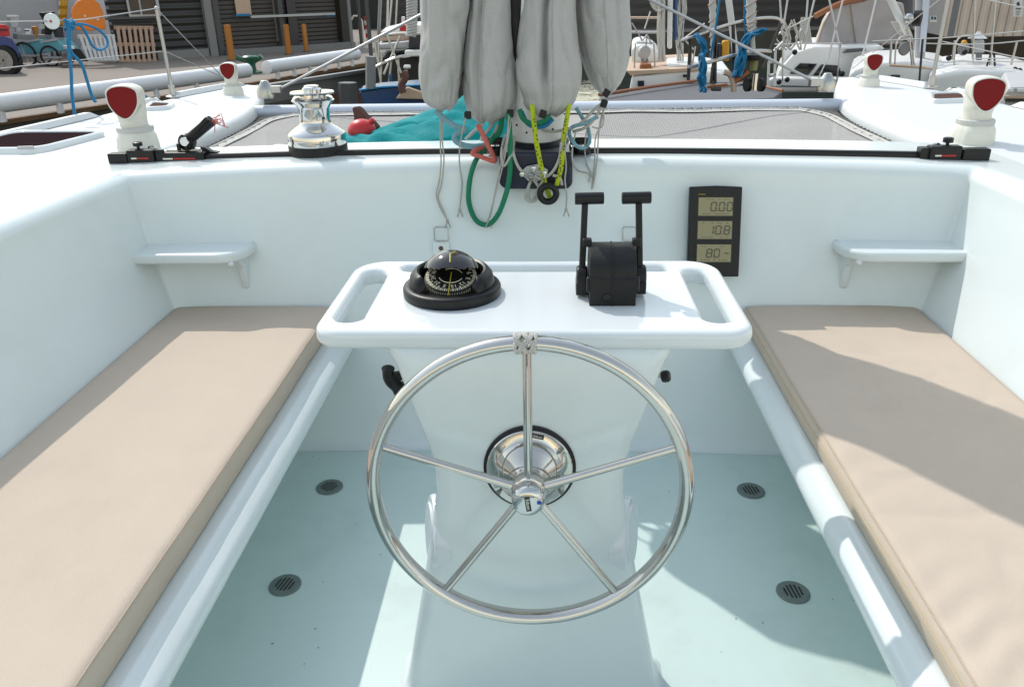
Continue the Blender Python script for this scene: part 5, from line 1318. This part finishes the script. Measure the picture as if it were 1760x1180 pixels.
furl([(1224, -40), (1225, 20), (1226, 70), (1226, 108)], 8.8, .040, .022, K, 6)
MB().lathe([(.04, -.03), (.09, -.02), (.09, .02), (.04, .03)], AY(1294, 98, 8.5), n=20).lathe([(.03, 0), (.07, .0), (.07, .03)], AY(1284, 104, 8.5), n=16).build('furling_drum', M['blackm'], K)
MB().lathe([(.035, 0), (.04, .09), (.03, .10)], AY(1295, 121, 8.5), n=14).build('furler_sleeve', M['ygreen'], K); MB().lathe([(.025, 0), (.028, .08)], AY(1225, 130, 8.8), n=12).build('furler_sleeve', M['ygreen'], K)
MB().lathe([(.035, -.04), (.03, .12)], AY(1296, 148, 8.4), n=14).build('windlass', M['chrome'], K)
for px in (1285, 1308): MB().lathe([(.02, -.02), (.065, -.018), (.065, .018), (.02, .02)], AY(px, 146, 8.45), V((1, .3, 0)), 20).build('windlass_wheel', M['blackm'], K)
pt_('stay', [(1238, -10), (1228, 60), (1221, 100)], 8.5, .012, M['blue'], K); pt_('spinnaker_pole', [(1251, -10), (1260, 60), (1268, 130)], 9.2, .035, M['boatwhite'], K)
pt_('stay', [(1281, -10), (1280, 30), (1282, 60)], 8.55, .012, M['blue'], K)
sl_('gas_bottle', [(1241, 71), (1254, 69), (1253, 106), (1240, 106)], 9.4, .15, M['jerry'], K, .02); sl_('navy_bag', [(1231, 76), (1240, 75), (1239, 106), (1231, 104)], 9.4, .15, M['navy'], K, .02)
sl_('navy_flag', [(1240, 55), (1254, 52), (1268, 55), (1262, 70), (1246, 70)], 9.5, .04, M['navy'], K)
pt_('anchor_shank', [(1244, 124), (1254, 128), (1260, 142), (1261, 158)], 8.4, .028, M['tan'], K); pt_('anchor_stock', [(1262, 140), (1280, 128), (1286, 122)], 8.4, .03, M['teak'], K)
sl_('mooring_cleat', rc(1222, 150, 1240, 157), 8.3, .08, M['darkrail'], K, .01); sl_('hawse_plate', [(1215, 148), (1250, 144), (1252, 149), (1216, 153)], 8.35, .05, M['teak'], K)
for a_, b_ in (((1322, 85), (1320, 150)), ((1333, 82), (1331, 148)), ((1320, 108), (1333, 106)), ((1320, 130), (1333, 128)), ((1346, 72), (1330, 88))): pt_('boarding_ladder', [a_, b_], 8.9, .014, M['boatwhite'], K)
def blueropes(name, P, label, n, spread, Y):
    t = thing(name, label, 'rope', AY(P[-1][0], P[-1][1], Y), 'blue rope coils on the pulpit'); rn = random.Random(n)
    for i in range(n):
        L_ = [(a_+rn.uniform(-spread, spread)*w_, b_+rn.uniform(-2, 2), Y+rn.uniform(-.08, .08)) for a_, b_, w_ in P]
        pt_('rope_strand', L_, Y, .012, M['blue'], t, 4, 6)
blueropes('rope_coil', [(1196, 60, .6), (1206, 72, 1), (1210, 88, .8), (1206, 96, .6), (1208, 115, 1), (1206, 135, 1.2), (1208, 157, 1)], 'bright blue rope hank hanging from the left of the pulpit', 15, 6, 8.4)
blueropes('rope_coil', [(1312, 50, 1), (1298, 58, .7), (1286, 62, .8), (1277, 80, 1), (1272, 105, 1.3), (1266, 132, 1.2)], 'bright blue rope hank slanting below the furled sail, right of the other one', 14, 7, 8.4)

# L: white yacht left of the pulpit
Lb = thing('white_yacht', 'white yacht with beige deck, teak box and rope hung mast right of the bags', 'sailboat', AY(1150, 140, 11))
sl_('cabin_side', [(1086, 130), (1118, 128), (1150, 123), (1205, 121), (1260, 126), (1260, 165), (1080, 165)], 11, 2.2, M['boatwhite'], Lb, .04)
sl_('port_light', rc(1096, 139, 1107, 149), 10.97, .03, M['navy'], Lb, .008)
sl_('side_deck', [(1076, 122), (1140, 120), (1205, 116), (1205, 121), (1118, 127), (1084, 130)], 10.98, 2.3, M['tan'], Lb)
sl_('seat_pad', [(1145, 112), (1204, 110), (1206, 118), (1146, 121)], 11.4, 1.2, M['boatwhite'], Lb, .03)
sl_('teak_box', [(1101, 111), (1119, 110), (1121, 123), (1098, 124)], 11.2, .4, M['teak'], Lb, .01)
sl_('coach_roof', [(1085, 80), (1105, 76), (1125, 84), (1138, 96), (1138, 112), (1085, 112)], 12.2, 2, M['boatwhite'], Lb, .08)
MB().lathe([(.085, -.03), (.09, 0), (.085, .03)], AY(1107, 90, 11.6), V((.4, -1, 0)), 24).build('vent_disc', M['lightgrey'], Lb)
pt_('cowl_stem', [(1108, 101), (1108, 110)], 11.6, .05, M['grey'], Lb)
for y_ in (29, 54): sl_('boom_rail', rc(1060, y_, 1132, y_+4), 13, .12, M['tan'] if y_ < 40 else M['lightgrey'], Lb, .01)
sl_('mast_tube', [(1149, -60), (1158, -60), (1155, 84), (1147, 84)], 11.8, .14, M['boatwhite'], Lb, .02); sl_('sail_cover', [(1158, -20), (1165, -20), (1163, 70), (1157, 70)], 11.85, .1, M['hullblue'], Lb, .02)
rn = random.Random(11)
for i in range(16):
    x0 = rn.uniform(1132, 1146); pt_('halyard', [(x0, rn.uniform(-10, 40)), (x0+rn.uniform(-3, 3), 60), (x0+rn.uniform(-3, 4), 106)], 11.6+rn.uniform(-.1, .1), .018, M['whiterope'], Lb)
for i in range(10):
    x0 = rn.uniform(1162, 1178); pt_('halyard', [(x0, -10), (x0+rn.uniform(-2, 3), 20), (x0-3+rn.uniform(-2, 3), 45), (1165+rn.uniform(-2, 10), 105)], 11.9, .010, M['whiterope'], Lb)
pt_('halyard', [(1116, -5), (1122, 12), (1134, 20), (1142, 6), (1136, -6)], 11.5, .015, M['whiterope'], Lb); sl_('reel', [(1120, -10), (1140, -8), (1144, 10), (1130, 20), (1120, 8)], 11.7, .2, M['furl'], Lb, .04)
for a_, b_ in (((1092, 75), (1090, 125)), ((1112, 62), (1108, 105)), ((1124, 76), (1126, 120)), ((1094, 74), (1124, 74)), ((1118, 20), (1108, 50)), ((1086, 40), (1104, 70)), ((1104, 70), (1112, 60)), ((1112, 60), (1120, 76)), ((1186, 66), (1190, 120)), ((1195, 80), (1190, 116)), ((1176, 68), (1192, 85))): pt_('rail_tube', [a_, b_], 11.3, .010, M['rail'], Lb)
sl_('cleat', rc(1174, 129, 1184, 133), 10.9, .08, M['blackm'], Lb)

# M: pilothouse boat with big dark windows and spray dodger
Mb = thing('pilothouse_boat', 'white pilothouse boat with two raked dark windows and a canvas and vinyl dodger', 'sailboat', AY(1420, 150, 15))
sl_('wheelhouse', [(1330, 150), (1338, 122), (1366, 90), (1400, 80), (1515, 78), (1530, 95), (1500, 160), (1330, 160)], 15, 2.5, M['boatwhite'], Mb, .05)
sl_('house_window', [(1357, 127), (1375, 109), (1405, 110), (1390, 129)], 14.97, .04, M['window'], Mb, .01); sl_('house_window', [(1397, 130), (1412, 111), (1441, 113), (1449, 131)], 14.97, .04, M['window'], Mb, .01)
for p in ([(1447, 92), (1455, 85), (1488, 83), (1488, 88)], [(1473, 102), (1478, 96), (1500, 96), (1500, 104)], [(1514, 90), (1520, 84), (1535, 84), (1532, 92)], [(1517, 100), (1525, 94), (1545, 96), (1540, 103)]): sl_('roof_hatch', p, 14.85, .12, M['column'], Mb, .01)
sl_('dodger_canvas', [(1400, 78), (1407, 60), (1414, 40), (1426, 20), (1452, 3), (1500, -6), (1553, 6), (1560, 60), (1548, 77)], 15.6, 1.2, M['dodger'], Mb, .03)
sl_('vinyl_window', [(1408, 74), (1414, 50), (1429, 22), (1453, 8), (1460, 40), (1467, 75)], 15.56, .03, M['plasticwin'], Mb); sl_('vinyl_window', [(1472, 75), (1462, 8), (1500, 0), (1549, 9), (1555, 45), (1545, 75)], 15.56, .03, M['plasticwin'], Mb)
pt_('dodger_trim', [(1400, 28), (1425, 15), (1452, 4), (1490, -4)], 15.5, .05, M['teak'], Mb)
sl_('gunwale', [(1320, 138), (1330, 134), (1500, 136), (1500, 152), (1320, 150)], 14.4, .3, M['boatwhite'], Mb, .03)
sl_('mooring_line_box', rc(1346, 85, 1375, 118), 15.3, .6, M['boatwhite'], Mb, .03)
rn = random.Random(21)
for i in range(12):
    x0 = rn.uniform(1335, 1385); pt_('rigging_clutter', [(x0, 40+rn.uniform(-8, 20)), (x0+rn.uniform(-12, 12), 66), (x0+rn.uniform(-10, 10), 86)], 14.6, .014, M['rail'] if i % 2 else M['whiterope'], Mb)
for i in range(6): pt_('halyard', [(1378+i*2, 30), (1376+i*3, 50), (1380+i*3, 76)], 14.8, .014, M['whiterope'], Mb)
for a_, b_ in (((1423, -10), (1447, 98)), ((1451, -10), (1424, 100)), ((1508, -10), (1482, 98)), ((1340, -10), (1344, 60)), ((1355, -10), (1346, 50)), ((1402, -10), (1385, 60)), ((1389, -10), (1386, 30))): pt_('shroud', [a_, b_], 14.3, .016, M['furl'], Mb)
for a_, b_ in (((1424, 98), (1404, 140)), ((1446, 73), (1437, 150)), ((1345, 84), (1345, 140)), ((1330, 76), (1445, 74)), ((1352, 50), (1398, 28))): pt_('lifeline', [a_, b_], 14.2, .012, M['rail'], Mb)
for px, py in ((1366, 90), (1353, 137), (1339, 141), (1448, 127), (1472, 128)): MB().sphere(AY(px, py, 14.1), .045, 10).build('block', M['blackm'], Mb)
sl_('name_lettering', [(1342, 147), (1440, 149), (1440, 151), (1342, 149)], 14.38, .01, M['darkdeck'], Mb)

# N: white yacht with mast and boom at right
Nb = thing('white_yacht', 'white yacht with grey mast, slanting boom and round vents at the right', 'sailboat', AY(1560, 150, 12.5))
sl_('coach_roof', [(1455, 160), (1460, 122), (1500, 108), (1560, 104), (1625, 112), (1700, 150), (1700, 170)], 12.5, 2.2, M['boatwhite'], Nb, .08)
sl_('port_light', [(1527, 136), (1532, 129), (1548, 129), (1545, 137)], 12.44, .05, M['window'], Nb, .01)
sl_('mast_tube', [(1576, -60), (1604, -60), (1589, 108), (1572, 108)], 13.2, .2, M['lightgrey'], Nb, .03)
sl_('mast_track', [(1590, -60), (1603, -60), (1590, 90), (1580, 90)], 13.15, .05, M['beam'], Nb, .01)
pt_('boom', [(1522, -20), (1543, 25), (1559, 56)], 13.0, .055, M['boatwhite'], Nb, n=10)
MB().lathe([(.05, -.06), (.11, -.05), (.11, .05), (.05, .06)], AY(1577, 32, 12.9), V((1, -.6, 0)), 20).build('mast_winch', M['blackm'], Nb); MB().sphere(AY(1562, 32, 12.8), .07, 14).build('gooseneck', M['rail'], Nb)
for k in range(6): pt_('reef_line', [(1532+k*2, 38), (1548+k, 60), (1560+k, 66)], 12.9, .012, M['whiterope'], Nb)
pt_('kicker', [(1560, 50), (1566, 66), (1562, 72)], 12.9, .03, M['rail'], Nb)
for px in (1554, 1656):
    t_ = MB().lathe([(.085, -.02), (.095, 0), (.085, .02)], AY(px, 84, 12.4), V((.3, -1, .1)), 24).build('vent_disc', M['grey'], Nb); t_.scale = (1, 1, 1.0)
    pt_('vent_hoop', [(px-16, 112), (px-14, 80), (px-8, 66), (px+4, 61), (px+14, 66), (px+16, 100), (px+18, 112)], 12.35, .012, M['rail'], Nb)
sl_('hatch', [(1610, 113), (1612, 108), (1670, 108), (1672, 113)], 12.9, .3, M['beam'], Nb, .01); sl_('hatch', [(1643, 121), (1650, 115), (1688, 117), (1684, 122), (1655, 124)], 12.0, .3, M['grey'], Nb, .01); sl_('hatch', [(1708, 116), (1712, 114), (1742, 118), (1738, 123)], 12.0, .3, M['beam'], Nb, .01)
sl_('deck_box', [(1640, 106), (1642, 100), (1672, 101), (1680, 114), (1640, 114)], 13.2, .5, M['boatwhite'], Nb, .03)
pt_('boathook', [(1528, 112), (1580, 116), (1626, 121)], 12.2, .018, M['tan'], Nb)
sl_('side_deck', [(1590, 170), (1600, 128), (1660, 118), (1740, 121), (1800, 135), (1800, 200), (1600, 190)], 11.6, 2.5, M['boatwhite'], Nb, .08)
t = MB().lathe([(.13, 0), (.04, .06), (.02, .09), (.001, .09)], AY(1680, 66, 12.6), n=20).build('lantern_cap', M['boatwhite'], Nb); sl_('lantern_body', rc(1674, 70, 1692, 91), 12.6, .16, M['lightgrey'], Nb, .01); sl_('lantern_foot', rc(1677, 91, 1688, 104), 12.65, .1, M['grey'], Nb, .01)
for pts in ([(1500, 71), (1585, 67), (1640, 64), (1780, 52)], [(1590, 75), (1690, 76), (1780, 68)], [(1672, 101), (1780, 100)], [(1690, 105), (1780, 107)]): pt_('lifeline', pts, 11.9, .008, M['furl'], Nb)
for a_, b_ in (((1586, 67), (1580, 142)), ((1641, 70), (1637, 103)), ((1712, -10), (1702, 112)), ((1676, -10), (1672, 100)), ((1748, 72), (1738, 112)), ((1532, 72), (1530, 110)), ((1563, 66), (1568, 112))): pt_('stanchion', [a_, b_], 11.95, .016, M['darkrail'] if a_[0] == 1586 else M['rail'], Nb)
for a_, b_ in (((1705, 86), (1696, 114)), ((1708, 86), (1710, 114))): pt_('shroud', [a_, b_], 11.95, .014, M['blackm'], Nb)
for px, py in ((1657, 74), (1631, 100), (1658, 90), (1752, 122), (1744, 120)): MB().sphere(AY(px, py, 12.0), .04, 10).build('deck_block', M['blackm'] if px != 1657 else M['jerry'], Nb)
sl_('deck_cleat', [(1640, 156), (1650, 151), (1664, 154), (1662, 158)], 6.6, .1, M['rail'], Nb, .01)
Pb_ = thing('white_dinghy', 'low white boat with window strip cut by the right edge behind the near cowl vent', 'boat', AY(1750, 160, 9))
sl_('hull', [(1725, 164), (1735, 150), (1800, 148), (1800, 190), (1728, 190)], 9, 1.5, M['lightgrey'], Pb_, .02); sl_('hull_window', rc(1732, 153, 1742, 158), 8.97, .03, M['boatwhite'], Pb_); sl_('hull_window', rc(1748, 153, 1800, 158), 8.97, .03, M['boatwhite'], Pb_)
sl_('rubbing_strake', [(1728, 165), (1800, 166), (1800, 170), (1728, 169)], 8.95, .06, M['tan'], Pb_); sl_('boot_stripe', [(1728, 171), (1800, 172), (1800, 176), (1728, 175)], 8.95, .05, M['ink'], Pb_)
